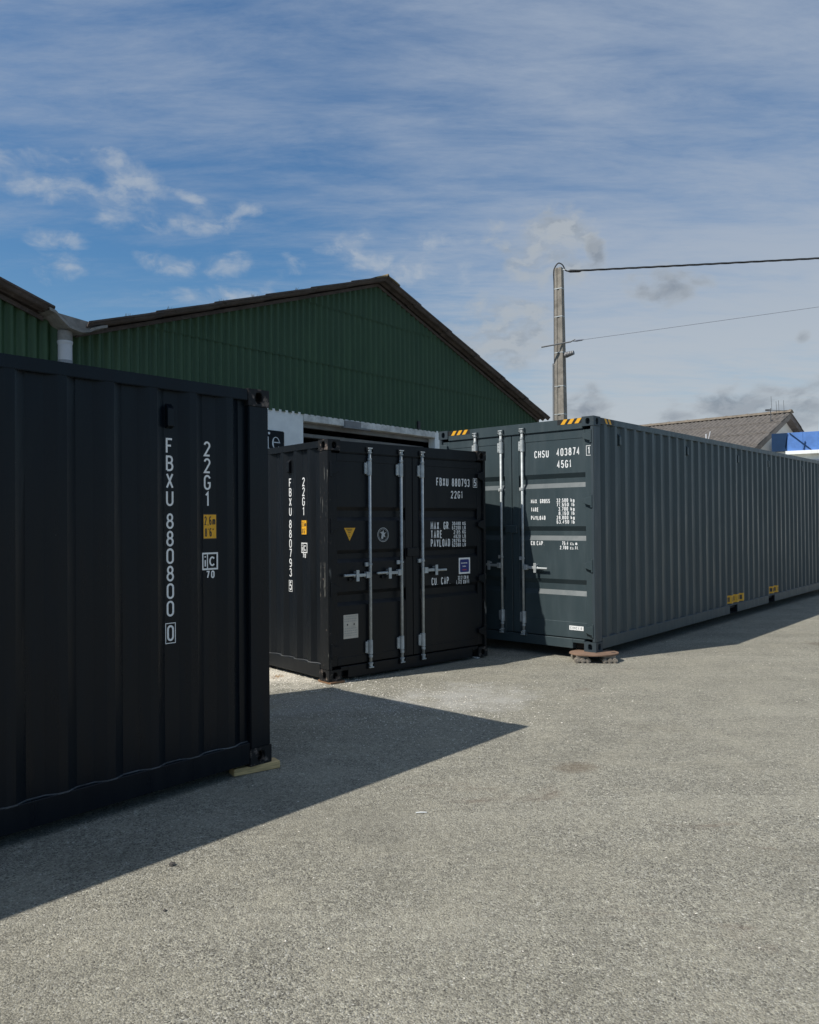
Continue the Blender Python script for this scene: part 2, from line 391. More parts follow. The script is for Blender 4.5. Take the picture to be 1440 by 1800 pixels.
# ------------------------------------------------------------------ lettering: a narrow stroke alphabet like the one sprayed on freight boxes
def arc(cx, cy, ax, ay, a0, a1, n=10):
    return [(cx+ax*math.cos(R(a0+(a1-a0)*i/n)), cy+ay*math.sin(R(a0+(a1-a0)*i/n))) for i in range(n+1)]
O_ = arc(.5, .76, .5, .24, 180, 0)+arc(.5, .24, .5, .24, 0, -180); O_.append(O_[0])
G = {
 '0': [O_], 'O': [O_], '1': [[(.22, .80), (.60, 1), (.60, 0)]],
 '2': [arc(.5, .76, .48, .24, 170, -25)+[(.02, 0), (1, 0)]],
 '3': [arc(.48, .755, .46, .245, 160, -80), arc(.48, .26, .50, .26, 82, -160)],
 '4': [[(.72, 0), (.72, 1), (0, .28), (1, .28)]],
 '5': [[(.92, 1), (.12, 1), (.06, .54)]+arc(.48, .31, .50, .31, 125, -160)],
 '6': [[(.86, .93)]+arc(.5, .76, .5, .24, 60, 180, 6)+[(0, .3)]+arc(.5, .29, .5, .29, 180, 538, 20)],
 '7': [[(0, 1), (1, 1), (.38, 0)]],
 '8': [arc(.5, .76, .42, .24, 0, 360, 18), arc(.5, .265, .5, .265, 0, 360, 18)],
 '9': [[(.14, .07)]+arc(.5, .24, .5, .24, 240, 360, 6)+[(1, .7)]+arc(.5, .71, .5, .29, 0, 358, 20)],
 'A': [[(0, 0), (.5, 1), (1, 0)], [(.2, .33), (.8, .33)]],
 'B': [[(0, 0), (0, 1), (.5, 1)]+arc(.5, .765, .44, .235, 90, -90, 8)+[(.06, .53)], [(.5, .53)]+arc(.5, .265, .5, .265, 90, -90, 8)+[(.06, 0)]],
 'C': [arc(.5, .74, .5, .26, 15, 180)+arc(.5, .26, .5, .26, 180, 345)],
 'D': [[(0, 0), (0, 1), (.5, 1)]+arc(.5, .7, .5, .3, 90, 0, 6)+arc(.5, .3, .5, .3, 0, -90, 6)+[(.06, 0)]],
 'E': [[(.95, 1), (0, 1), (0, 0), (.95, 0)], [(.06, .52), (.8, .52)]], 'F': [[(0, 0), (0, 1), (.95, 1)], [(.06, .52), (.75, .52)]],
 'G': [arc(.5, .74, .5, .26, 15, 180)+arc(.5, .26, .5, .26, 180, 360)+[(1, .46), (.58, .46)]],
 'H': [[(0, 0), (0, 1)], [(1, 0), (1, 1)], [(.06, .52), (.94, .52)]], 'I': [[(.5, 0), (.5, 1)]],
 'K': [[(0, 0), (0, 1)], [(.95, 1), (.08, .45)], [(.32, .58), (1, 0)]], 'L': [[(0, 1), (0, 0), (.95, 0)]],
 'M': [[(0, 0), (0, 1), (.5, .35), (1, 1), (1, 0)]], 'N': [[(0, 0), (0, 1), (1, 0), (1, 1)]],
 'P': [[(0, 0), (0, 1), (.5, 1)]+arc(.5, .74, .5, .26, 90, -90, 8)+[(.06, .48)]],
 'R': [[(0, 0), (0, 1), (.5, 1)]+arc(.5, .74, .5, .26, 90, -90, 8)+[(.06, .48)], [(.5, .46), (1, 0)]],
 'S': [arc(.5, .75, .48, .25, 20, 250, 10)+arc(.5, .26, .5, .26, 70, -165, 10)],
 'T': [[(0, 1), (1, 1)], [(.5, .95), (.5, 0)]], 'U': [[(0, 1), (0, .26)]+arc(.5, .26, .5, .26, 180, 360)+[(1, 1)]],
 'X': [[(0, 1), (1, 0)], [(1, 1), (0, 0)]], 'Y': [[(0, 1), (.5, .48), (.5, 0)], [(1, 1), (.52, .5)]],
 'b': [[(0, 1), (0, .02)], arc(.5, .31, .45, .31, 0, 360, 14)], 'c': [arc(.5, .33, .5, .33, 40, 320, 14)],
 'f': [[(.35, 0), (.35, .8)]+arc(.7, .8, .35, .2, 180, 90, 5), [(0, .64), (.9, .64)]],
 'g': [arc(.48, .34, .45, .3, 0, 360, 14), [(1, .66), (1, 0)]+arc(.5, -.02, .5, .22, 0, -150, 6)],
 'i': [[(.5, 0), (.5, .62)], [(.5, .86), (.5, 1)]], 'k': [[(0, 0), (0, 1)], [(.9, .65), (.08, .28)], [(.35, .4), (1, 0)]],
 'l': [[(.5, 0), (.5, 1)]], 'm': [[(0, 0), (0, .65)], arc(.25, .42, .25, .22, 180, 0, 6)+[(.5, 0)], arc(.75, .42, .25, .22, 180, 0, 6)+[(1, 0)]],
 'o': [arc(.5, .33, .5, .33, 0, 360, 16)], 't': [[(.4, .95), (.4, .1), (.9, .0)], [(0, .64), (.9, .64)]],
 'u': [[(0, .66), (0, .2)]+arc(.5, .22, .5, .22, 180, 360, 8)+[(1, .66), (1, 0)]],
 '.': [[(.5, 0), (.5, .04)]], ',': [[(.55, .05), (.35, -.14)]], "'": [[(.5, .8), (.5, 1)]], '"': [[(.25, .8), (.25, 1)], [(.75, .8), (.75, 1)]], '-': [[(.1, .45), (.9, .45)]],
}
WID = {'1': .72, 'I': .35, 'i': .35, 'l': .35, '.': .35, ',': .35, "'": .35, '"': .6, ' ': .75, 'M': 1.2, 'm': 1.35, 'f': .7, 't': .7}
def stroke(poly, t):
    """flat ribbon along a polyline -> list of left / right points"""
    n = len(poly); closed = n > 3 and math.dist(poly[0], poly[-1]) < 1e-4
    L, Rr = [], []
    for i, p in enumerate(poly):
        if closed and i in (0, n-1): a, b = poly[-2], poly[1]
        else: a, b = poly[max(i-1, 0)], poly[min(i+1, n-1)]
        def nrm(q, r):
            x, y = r[0]-q[0], r[1]-q[1]; l = math.hypot(x, y) or 1; return (-y/l, x/l)
        n1 = nrm(a, p) if a != p else nrm(p, b); n2 = nrm(p, b) if b != p else n1
        mx, my = n1[0]+n2[0], n1[1]+n2[1]; l = math.hypot(mx, my) or 1; mx, my = mx/l, my/l
        k = t/2/max(.45, mx*n1[0]+my*n1[1])
        L.append((p[0]+mx*k, p[1]+my*k)); Rr.append((p[0]-mx*k, p[1]-my*k))
    return L, Rr
class Decal:
    """flat print on a plane: origin o, right a, up b, normal n"""
    def __init__(s, o, a, b, n): s.o, s.a, s.b, s.n = map(Vector, (o, a, b, n)); s.mb = MB(); s.k = 0; s.done = []
    def P(s, x, y, h=0.): return tuple(s.o+s.a*x+s.b*y+s.n*h)
    def ribbon(s, poly, t):
        L, Rr = stroke(poly, t); h = .00025*(s.k % 5); s.k += 1; n = len(poly)
        s.mb.add([s.P(*p, h) for p in L]+[s.P(*p, h) for p in Rr], [(n+i, n+i+1, i+1, i) for i in range(n-1)])
    def char(s, ch, x, y, wd, ht, t):
        for pl in G.get(ch, []):
            s.ribbon([(x+t/2+q[0]*(wd-t), y+t/2+q[1]*(ht-t)) for q in pl], t)
    def text(s, tx, x0, x1, y0, y1, tk=.15, gap=.38):
        if s.mb.v: s.done.append(s.mb); s.mb = MB()          # every line of print is a piece of its own
        tot = sum(WID.get(c, 1) for c in tx)+gap*(len(tx)-1); un = (x1-x0)/tot; x = x0
        for c in tx:
            wd = WID.get(c, 1)*un; t = min((y1-y0)*tk, wd*.7)
            s.char(c, x, y0, wd, y1-y0, t); x += wd+gap*un
    def rect(s, x0, x1, y0, y1, h=0.):
        s.mb.add([s.P(x0, y0, h), s.P(x1, y0, h), s.P(x1, y1, h), s.P(x0, y1, h)], [(0, 1, 2, 3)])
    def boxline(s, x0, x1, y0, y1, t):
        s.ribbon([(x0, y0), (x1, y0), (x1, y1), (x0, y1), (x0, y0)], t)
    def poly(s, pts, h=0.):
        s.mb.add([s.P(*p, h) for p in pts], [tuple(range(len(pts)))])
    def build(s, name, mat, parent):
        for mb in s.done: mb.build(name, mat, parent)
        return s.mb.build(name, mat, parent)

# ------------------------------------------------------------------ ground
g = MB(); N = 24
g.add([(-300, -300, 0), (300, -300, 0), (300, 300, 0), (-300, 300, 0)], [(0, 1, 2, 3)])
tag(g.build('ground', 'asphalt'), kind='structure')

# ------------------------------------------------------------------ freight containers
Wd = 2.438
def corr_profile(y0, y1, start, pitch, xo, xi, sl=.0655, of=.050):
    """corrugation along y: outer flats of width 'of' begin at start + k * pitch; xo outer plane, xi inner plane"""
    pts = [(xi, y0)]; y = start
    if start-sl < y0:                         # the first rib is cut short beside the corner post
        pts += [(xi, y0+.035), (xo, y0+.055), (xo, start+of), (xi, start+of+sl)]; y += pitch
    while y+of+sl < y1-.02:
        pts += [(xi, y-sl), (xo, y), (xo, y+of), (xi, y+of+sl)]
        y += pitch
    pts.append((xi, y1)); return pts
def casting(parent, cx, cy, cz, mat, H, L):
    mb = MB(); ax, ay, az_ = .162, .178, .118
    x0 = 0 if cx == 0 else Wd-ax; y0 = 0 if cy == 0 else L-ay; z0 = 0 if cz == 0 else H-az_
    fx = x0 if cx == 0 else x0+ax; fy = y0 if cy == 0 else y0+ay
    sx = -1 if cx == 0 else 1; sy = -1 if cy == 0 else 1
    mb.holed((fx, y0, z0), (0, 1, 0), (0, 0, 1), (sx, 0, 0), ay, az_, .029, .039, .06, cb=.057)
    mb.holed((x0, fy, z0), (1, 0, 0), (0, 0, 1), (0, sy, 0), ax, az_, .027, .037, .06, cb=.057)
    mb.holed((x0, y0, z0+az_), (1, 0, 0), (0, 1, 0), (0, 0, 1), ax, ay, .032, .062, .03)
    gx = x0+ax if cx == 0 else x0; gy = y0+ay if cy == 0 else y0
    mb.add([(gx, y0, z0), (gx, y0+ay, z0), (gx, y0+ay, z0+az_), (gx, y0, z0+az_)], [(0, 1, 2, 3)])
    mb.add([(x0, gy, z0), (x0+ax, gy, z0), (x0+ax, gy, z0+az_), (x0, gy, z0+az_)], [(0, 1, 2, 3)])
    mb.add([(x0, y0, z0), (x0, y0+ay, z0), (x0+ax, y0+ay, z0), (x0+ax, y0, z0)], [(0, 1, 2, 3)])
    o = mb.build('corner_casting', mat, parent, bevel=.006, weld=True, seg=2)
    return o
def container(label, L, H, mtx, pm, wm, cm, spec, group):
    c = empty('shipping_container', mtx)
    tag(c, label, 'container', group)
    for cx in (0, 1):
        for cy in (0, 1):
            for cz in (0, 1): casting(c, cx, cy, cz, cm, H, L)
    RB = .165
    # posts
    for cx in (0, 1):
        s = (lambda a: a) if cx == 0 else (lambda a: Wd-a)
        xa, xb = sorted((s(.005), s(.050)))
        MB().box(xa, xb, .005, .172, .1185, H-.1185).build('corner_post', wm, c, bevel=.006, seg=2)
        xa, xb = sorted((s(.005), s(.15)))
        MB().box(xa, xb, L-.16, L-.005, .1185, H-.1185).build('corner_post', pm, c, bevel=.008, seg=2)
        # rails
        xa, xb = sorted((s(.006), s(.050)))
        mb = MB(); pk = spec['pockets']; y = .1785
        for a, b in pk:
            mb.box(xa, xb, y, a, .022, RB); mb.box(xa, xb, a, b, .150, RB); y = b
        mb.box(xa, xb, y, L-.1785, .022, RB)
        br = mb.build('bottom_side_rail', pm, c, bevel=.003)
        for a, b in pk:
            q = MB(); i1 = s(.012); i2 = s(.75); lo, hi = sorted((i1, i2))
            q.add([(lo, a+.002, .024), (hi, a+.002, .024), (hi, a+.002, .149), (lo, a+.002, .149), (lo, b-.002, .024), (hi, b-.002, .024), (hi, b-.002, .149), (lo, b-.002, .149)],
                  [(0, 1, 2, 3), (7, 6, 5, 4), (3, 2, 6, 7), (0, 4, 5, 1), (1, 5, 6, 2) if cx == 0 else (0, 3, 7, 4)])
            q.build('fork_pocket', 'pocket', br)
        xa, xb = sorted((s(.004), s(.062)))
        MB().box(xa, xb, .1785, L-.1785, H-.083, H-.007).build('top_side_rail', pm, c, bevel=.004, seg=2)
        # corrugated wall
        pr = corr_profile(.15, L-.15, spec['first'], spec['pitch'], s(.009), s(.045), *spec['rib'])
        mb = MB()
        zs = [RB-.002, RB+.5, H*.5, H-.6, H-.081]
        rr = random.Random(int(L*10)+cx)
        bow = [[0]+[rr.uniform(-.0018, .0018) for _ in range(3)]+[0] for _ in pr]
        k = len(zs); vs = [(p[0]+bow[i][j], p[1], zs[j]) for i, p in enumerate(pr) for j in range(k)]
        fs = [(i*k+j, (i+1)*k+j, (i+1)*k+j+1, i*k+j+1) for i in range(len(pr)-1) for j in range(k-1)]
        if cx == 0: fs = [f[::-1] for f in fs]
        sp_ = MB().add(vs, fs).build('side_panel', pm, c)
        # weld bead where the wall meets the sill rail
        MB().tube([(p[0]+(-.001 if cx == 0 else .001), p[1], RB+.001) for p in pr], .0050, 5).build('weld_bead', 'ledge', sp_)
        # vents
        for y in spec['vents']:
            mb = MB(); xa, xb = sorted((s(.010), s(.047)))
            mb.prism([(xa if cx == 0 else xb, H-.31), (xa if cx == 0 else xb, H-.20), (xb if cx == 0 else xa, H-.165), (xb if cx == 0 else xa, H-.325)], 'y', y-.024, y+.024)
            mb.build('vent_cover', pm, c, bevel=.003)
    # roof, blind end, floor, underside
    pr = [(H-.045+(.02 if (i//2) % 2 else 0), .12+i*.0955) for i in range(int((L-.24)/.0955))]
    MB().add([(x, y, z) for z, y in pr for x in (.062, Wd-.062)], [(2*i, 2*i+1, 2*i+3, 2*i+2) for i in range(len(pr)-1)]).build('roof_panel', pm, c)
    pe = corr_profile(.15, Wd-.15, .26, .25, L-.02, L-.066, .045, .08)
    MB().add([(x, y, z) for y, x in pe for z in (.12, H-.1)], [(2*i, 2*i+2, 2*i+3, 2*i+1) for i in range(len(pe)-1)]).build('end_panel', pm, c)
    MB().box(.163, Wd-.163, L-.09, L-.006, .02, .17).box(.163, Wd-.163, L-.09, L-.006, H-.09, H-.008).build('end_frame', pm, c, bevel=.004)
    MB().box(.052, Wd-.052, .12, L-.1, .10, .155).build('floor', 'pocket', c)
    # door header and sill
    DT, DB = spec['door_top'], spec['door_bottom']
    MB().box(.1625, Wd-.1625, .012, .115, DT+.012, H-.010).box(.1625, Wd-.1625, .026, .10, DT+.002, DT+.0125).build('door_header', pm, c, bevel=.005, seg=2)
    mb = MB()
    if spec.get('sill_slots'):
        a, b = .165, .325
        mb.box(b, Wd-b, .012, .115, .02, DB-.012).box(.1625, b, .012, .115, .092, DB-.012).box(Wd-b, Wd-.1625, .012, .115, .092, DB-.012)
    else:
        a, b = .1625, .26
        mb.box(b, Wd-b, .012, .115, .012, DB-.012).box(.1625, b, .012, .115, .095, DB-.012).box(Wd-b, Wd-.1625, .012, .115, .095, DB-.012)
    sill = mb.build('door_sill', pm, c, bevel=.004)
    MB().box(.1625, b, .10, .11, .02, .091).box(Wd-b, Wd-.1625, .10, .11, .02, .091).build('sill_pocket', 'pocket', sill)
    MB().box(.05, Wd-.05, .080, .086, DB-.011, DT+.011).build('door_seal', 'rubber', c)
    doors = []
    for k, (xa, xb) in enumerate(((.056, 1.214), (1.224, 2.382))):
        hs, cs = .080, .105
        pa, pb = (xa+hs, xb-cs) if k == 0 else (xa+cs, xb-hs)
        tr, brh = spec['door_rails']
        mb = MB()
        mb.box(xa, pa, .030, .058, DB, DT).box(pb, xb, .030, .058, DB, DT)
        mb.box(pa, pb, .030, .058, DT-tr, DT).box(pa, pb, .0302, .058, DB, brh)
        dr = mb.build('door', pm, c, bevel=.003)
        doors.append(dr)
        pr = [(.035, brh-.002)]
        for hi, lo in reversed(spec['grooves']):
            sl = spec['slope']; pr += [(.035, lo), (.035+spec['gdepth'], lo+sl), (.035+spec['gdepth'], hi-sl), (.035, hi)]
        pr.append((.035, DT-tr+.002))
        mb = MB(); n = len(pr)
        mb.add([(pa-.001, y, z) for y, z in pr]+[(pb+.001, y, z) for y, z in pr], [(i, n+i, n+i+1, i+1) for i in range(n-1)])
        mb.build('door_panel', pm, dr)
        # hinges
        e = xa if k == 0 else xb; sg = 1 if k == 0 else -1
        for z in spec['hinges']:
            mb = MB()
            q = [(e-sg*.022, z-.055), (e+sg*.02, z-.050), (e+sg*.095, z-.020), (e+sg*.095, z+.030), (e+sg*.02, z+.052), (e-sg*.022, z+.055)]
            if sg < 0: q = q[::-1]
            mb.prism(q, 'y', -.008, .0295)
            mb.tube([(e-sg*.012, .006, z-.080), (e-sg*.012, .006, z+.080)], .015, 10)
            mb.build('hinge', pm, dr, bevel=.002)
        MB().tube([(e-sg*.0135, .02, DB+.05), (e-sg*.0135, .02, DT-.05)], .0075, 8).build('hinge_pin', pm, dr)
    # locking bars
    zt, zb = spec['bar_z']
    for bx, hand, hz in spec['bars']:
        bar = MB().tube([(bx, .002, zb+.03), (bx, .002, zt-.03)], .0168, 14).build('locking_bar', 'galv', c, smooth=True)
        for z, sg in ((zt, 1), (zb, -1)):
            mb = MB()
            mb.tube([(bx, .002, z-sg*.045), (bx, .002, z-sg*.03)], .028, 12)
            mb.tube([(bx, .002, z-sg*.13), (bx, .002, z-sg*.10)], .024, 12)
            mb.box(bx-.018, bx+.018, -.012, .030, min(z-sg*.03, z), max(z-sg*.03, z))
            za, zc = sorted((z, z+sg*.014)); mb.box(bx-.034, bx+.030, -.020, .010, za, zc)
            za, zc = sorted((z-sg*.028, z-sg*.014)); mb.box(bx-.032, bx-.012, -.024, .000, za, zc)
            mb.build('cam', 'galv', bar, bevel=.003)
            mb = MB()
            for dx in (-.045, .036):
                za, zc = sorted((z-sg*.035, z+sg*.022)); mb.box(bx+dx, bx+dx+.010, -.014, .0115, za, zc)
            mb.build('cam_keeper', pm, bar, bevel=.002)
            zc = z-sg*.215
            mb = MB().box(bx-.062, bx-.026, .008, .0295, zc-.062, zc+.062).box(bx-.030, bx+.024, .018, .0297, zc-.075, zc+.075)
            mb.prism([(bx-.026, .020), (bx-.024, -.006), (bx-.010, -.020), (bx+.010, -.020), (bx+.024, -.006), (bx+.026, .020)], 'z', zc-.078, zc+.078)
            mb.build('bar_bracket', 'galv', bar, bevel=.003)
            mb = MB()
            for dz in (-.05, 0, .05): mb.tube([(bx-.044, .009, zc+dz*.8), (bx-.044, .004, zc+dz*.8)], .008, 8)
            mb.build('rivet', 'galv', bar)
        sg = hand; z = hz
        mb = MB()
        zm = z+.115
        mb.tube([(bx, .002, zm-.012), (bx, .002, zm+.012)], .024, 12); mb.box(bx-.062, bx-.02, .004, .0297, zm-.022, zm+.022)
        for zq in spec['mid']:
            mb.tube([(bx, .002, zq-.014), (bx, .002, zq+.014)], .025, 12); mb.box(bx-.05, bx-.02, .004, .0297, zq-.02, zq+.02)
        mb.build('bar_guide', 'galv', bar, bevel=.002)
        xa, xb = sorted((bx+sg*.016, bx+sg*.068))
        mb = MB().box(xa, xb, -.022, .024, z-.034, z+.034)
        xa, xb = sorted((bx+sg*.05, bx+sg*.235)); mb.box(xa, xb, -.014, -.002, z-.017, z+.017)
        xa, xb = sorted((bx+sg*.215, bx+sg*.37)); mb.tube([(xa, -.010, z-.006*sg), (xb, -.010, z-.006*sg)], .014, 10)
        h = mb.build('handle', 'galv', bar, bevel=.003)
        hx = bx+sg*.195
        mb = MB()
        mb.holed((hx-.019, -.030, z-.002), (1, 0, 0), (0, 0, 1), (0, -1, 0), .038, .062, .009, .018, .004)
        mb.holed((hx-.019, -.030, z-.062), (1, 0, 0), (0, 0, 1), (0, -1, 0), .038, .060, .009, .016, .004)
        mb.box(hx-.019, hx+.019, -.0285, -.018, z-.062, z+.060)
        mb.box(hx-.012, hx+.012, -.018, .0345, z+.024, z+.044)
        mb.build('handle_catch', 'galv', bar, bevel=.004, seg=2)
        MB().box(hx+(.02 if sg > 0 else -.09), hx+(.09 if sg > 0 else -.02), .012, .0345, z-.055, z-.025).build('catch_plate', pm, bar, bevel=.003)
    # door lug between the leaves
    MB().box(1.12, 1.30, .010, .0295, H*.52-.05, H*.52+.05).build('door_overlap_plate', pm, c, bevel=.004)
    return c, doors

def side_letters(c, number, check, x, dy=0.):
    """the vertical marking column on the left wall of a 20 foot box"""
    o = (x, dy, 0); ax = ((0, -1, 0), (0, 0, 1), (-1, 0, 0))
    D = Decal(o, *ax)
    def column(tx, yc, top, wd=.052, ht=.099, p=.1105):
        for i, ch in enumerate(tx): D.char(ch, -yc-wd/2, top-ht-i*p, wd, ht, .0125)
    column('FBXU', .757, 2.208); column(number, .757, 1.732)
    D.char(check, -.757-.024, .926, .048, .100, .0125); D.boxline(-.757-.034, -.757+.034, .913, 1.038, .005)
    D.build('lettering', 'white', c)
    D = Decal(o, *ax); column('22G1', .481, 2.206); D.build('lettering', 'white', c)
    x -= .0045; dy -= .018; o = (x, dy, 0)
    D = Decal(o, *ax); D.rect(-.538, -.430, 1.560, 1.730); D.build('height_label_border', 'hazblack', c)
    Y_ = Decal((x-.0008, dy, 0), *ax); Y_.rect(-.532, -.436, 1.567, 1.723); y_ = Y_.build('height_label', 'yellow', c)
    T = Decal((x-.0016, dy, 0), *ax); T.text('2,6m', -.526, -.442, 1.655, 1.712, .11); T.build('lettering', 'dark_ink', y_); T = Decal((x-.0016, dy, 0), *ax); T.text("8'6\"", -.523, -.455, 1.578, 1.634, .11); T.build('lettering', 'dark_ink', y_)
    D = Decal(o, *ax); D.boxline(-.540, -.428, 1.365, 1.468, .011); D.ribbon([(-.504, 1.371), (-.504, 1.462)], .008)
    D.char('i', -.529, 1.378, .016, .078, .010); D.text('c', -.491, -.444, 1.383, 1.475, .12)
    D.text('70', -.515, -.450, 1.304, 1.354, .19); D.build('lettering', 'white', c)

def door_letters(c, doors, number, check):
    o = (0, .0338, 0); ax = ((1, 0, 0), (0, 0, 1), (0, -1, 0)); r = doors[1]; l = doors[0]
    D = Decal(o, *ax); D.text('FBXU '+number, 1.605, 2.172, 2.132, 2.232, .13); D.text('22G1', 1.846, 2.05, 1.985, 2.078, .13); D.build('lettering', 'white', r)
    D = Decal((0, .0288, 0), *ax); D.char(check, 2.305-.062, 2.142, .044, .088, .013); D.boxline(2.232, 2.298, 2.130, 2.242, .005); D.build('lettering', 'white', r)
    D = Decal(o, *ax)
    for i, (tx, x1) in enumerate((('MAX. GR.', 1.825), ('TARE', 1.695), ('PAYLOAD', 1.825))): D.text(tx, 1.508, x1, 1.606-i*.1045, 1.700-i*.1045, .13)
    for i, tx in enumerate(('30480 KG', '67200 LB', ' 2185 KG', ' 4820 LB', '28295 KG', '62380 LB')): D.text(tx, 1.862, 2.097, 1.654-i*.0525, 1.700-i*.0525, .17)
    D.text('CU. CAP.', 1.515, 1.825, .940, 1.030, .13)
    D.text('33.2 CU.M.', 1.955, 2.15, .984, 1.032, .17); D.text('1,172 CU.FT.', 1.925, 2.165, .930, .978, .17)
    D.build('lettering', 'white', r)
    a = Decal(o, *ax); a.rect(1.973, 2.170, 1.053, 1.252); a = a.build('blue_label', 'white', r)
    D = Decal((0, .0331, 0), *ax); q = [(1.992+dx, 1.073+dz) for dx, dz in ((.012, 0), (.147, 0), (.159, .012), (.159, .147), (.147, .159), (.012, .159), (0, .147), (0, .012))]; D.poly(q); D.build('label_field', 'blue_vinyl', c)
    D = Decal((0, .0325, 0), *ax)
    for x0, x1, z in ((2.012, 2.130, 1.185), (2.038, 2.104, 1.145)):
        n = int((x1-x0)/.010)
        for i in range(n): D.rect(x0+i*.010, x0+i*.010+.007, z-.005, z+.006+(.003 if i % 3 == 0 else 0))
    D.build('small_print', 'white', c)
    D = Decal((0, .0325, 0), *ax)
    for i in range(6): D.rect(2.036+i*.012, 2.045+i*.012, 1.096, 1.110)
    D.build('small_print', 'red_vinyl', c)
    D = Decal(o, *ax); D.poly([(.231, 1.637), (.306, 1.494), (.385, 1.637)][::1]); D.build('warning_triangle', 'yellow', l)
    D = Decal((0, .0331, 0), *ax)
    for z, a_, b_ in ((1.622, .262, .354), (1.605, .276, .344), (1.585, .286, .328), (1.565, .296, .318), (1.545, .300, .312)):
        n = max(1, int((b_-a_)/.012))
        for i in range(n): D.rect(a_+i*.012, a_+i*.012+.008, z-.004, z+.005)
    D.build('small_print', 'dark_ink', c)
    D = Decal(o, *ax); D.ribbon(arc(.777, 1.555, .078, .078, 0, 360, 28), .006); D.ribbon(arc(.777, 1.555, .064, .064, 0, 360, 28), .003)
    bird = [(-.03, -.04), (-.018, .01), (-.045, .03), (-.01, .035), (.005, .055), (.012, .02), (.04, .028), (.02, 0), (.035, -.03), (.006, -.018), (-.004, -.05)]
    D.poly([(.777+x, 1.555+z) for x, z in bird][::-1]); D.build('round_emblem', 'emblem', l)
    pl = MB().box(.216, .415, .031, .0345, .431, .691).build('data_plate', 'plate', l, bevel=.001)
    D = Decal((0, .0302, 0), *ax); rr = random.Random(3)
    for i in range(9):
        z = .672-i*.026; x = .228
        if i in (3, 4): continue
        while x < .395:
            s = rr.uniform(.008, .025); D.rect(x, min(x+s, .402), z-.003, z+.002); x += s+.007
    D.build('small_print', 'grey_ink', l)
    D = Decal((0, .0301, 0), *ax)
    for x in (.268, .358): D.poly(arc(x, .583, .009, .012, 0, 350, 10))
    D.build('plate_hole', 'dark_ink', l)

SPEC20 = dict(rib=(.0655, .050), pockets=[], first=.300, pitch=.281, vents=[.762], door_top=2.448, door_bottom=.150, door_rails=(.085, .235), grooves=[(1.868, 1.715), (1.396, 1.258), (.945, .790)], slope=.040, gdepth=.030,
              hinges=(2.27, 1.66, .98, .32), bar_z=(2.512, .098), bars=((.565, -1, 1.115), (1.023, -1, 1.122), (1.350, 1, 1.128)), mid=())
SPEC40 = dict(rib=(.052, .066), pockets=[(4.69, 5.06), (6.77, 7.14)], first=.298, pitch=.2805, vents=[.743, 2.987, 5.231, 6.914, 9.16, 11.4], door_top=2.738, door_bottom=.150, door_rails=(.10, .345), grooves=[(2.211, 2.030), (1.543, 1.362), (.874, .675)], slope=.060, gdepth=.034,
              hinges=(2.65, 1.85, 1.056, .258), bar_z=(2.81, .140), bars=((.640, -1, 1.02), (1.066, -1, 1.02), (1.400, 1, 1.008)), mid=(2.03,), sill_slots=True)
def axes(yaw, tu, tv):
    u = Vector((math.sin(yaw), math.cos(yaw), tu)).normalized(); v = Vector((-math.cos(yaw), math.sin(yaw), tv)); v = (v-u*u.dot(v)).normalized()
    return u, v
# near box on the left: its left wall faces the camera, its doors the right
u, v = axes(.7277, .0025, .0033)
boxA, dA = container('black steel container in the left foreground, numbered 880800 in white down its corrugated wall', 6.058, 2.591, frame((-.9805, 5.4298, .0547), v, -u), 'black', 'black', 'cast', SPEC20, 'black twenty foot containers')
side_letters(boxA, '880800', '0', .0432); door_letters(boxA, dA, '880800', '0')
# middle box with its doors towards the camera
u, v = axes(.8574, -.0026, .0008)
boxB, dB = container('black steel container with closed doors and three galvanised locking bars, standing in the middle', 6.058, 2.591, frame((-.8706, 8.2297, .0261), u, v), 'black_lighter', 'black_worn', 'cast', dict(SPEC20, first=.358, vents=[.820]), 'black twenty foot containers')
side_letters(boxB, '880793', '5', .0432, .060); door_letters(boxB, dB, '880793', '5')
# long box on the right
u, v = axes(.7214, .0025, .0031)
oC = Vector((2.2565, 9.4378, .1067))+v*Wd
boxC, dC = container('long dark grey steel container with yellow and black corner stripes, resting on a roller skate', 12.192, 2.896, frame(oC, -v, u), 'anthracite', 'anthracite_worn', 'cast_grey', SPEC40, None)

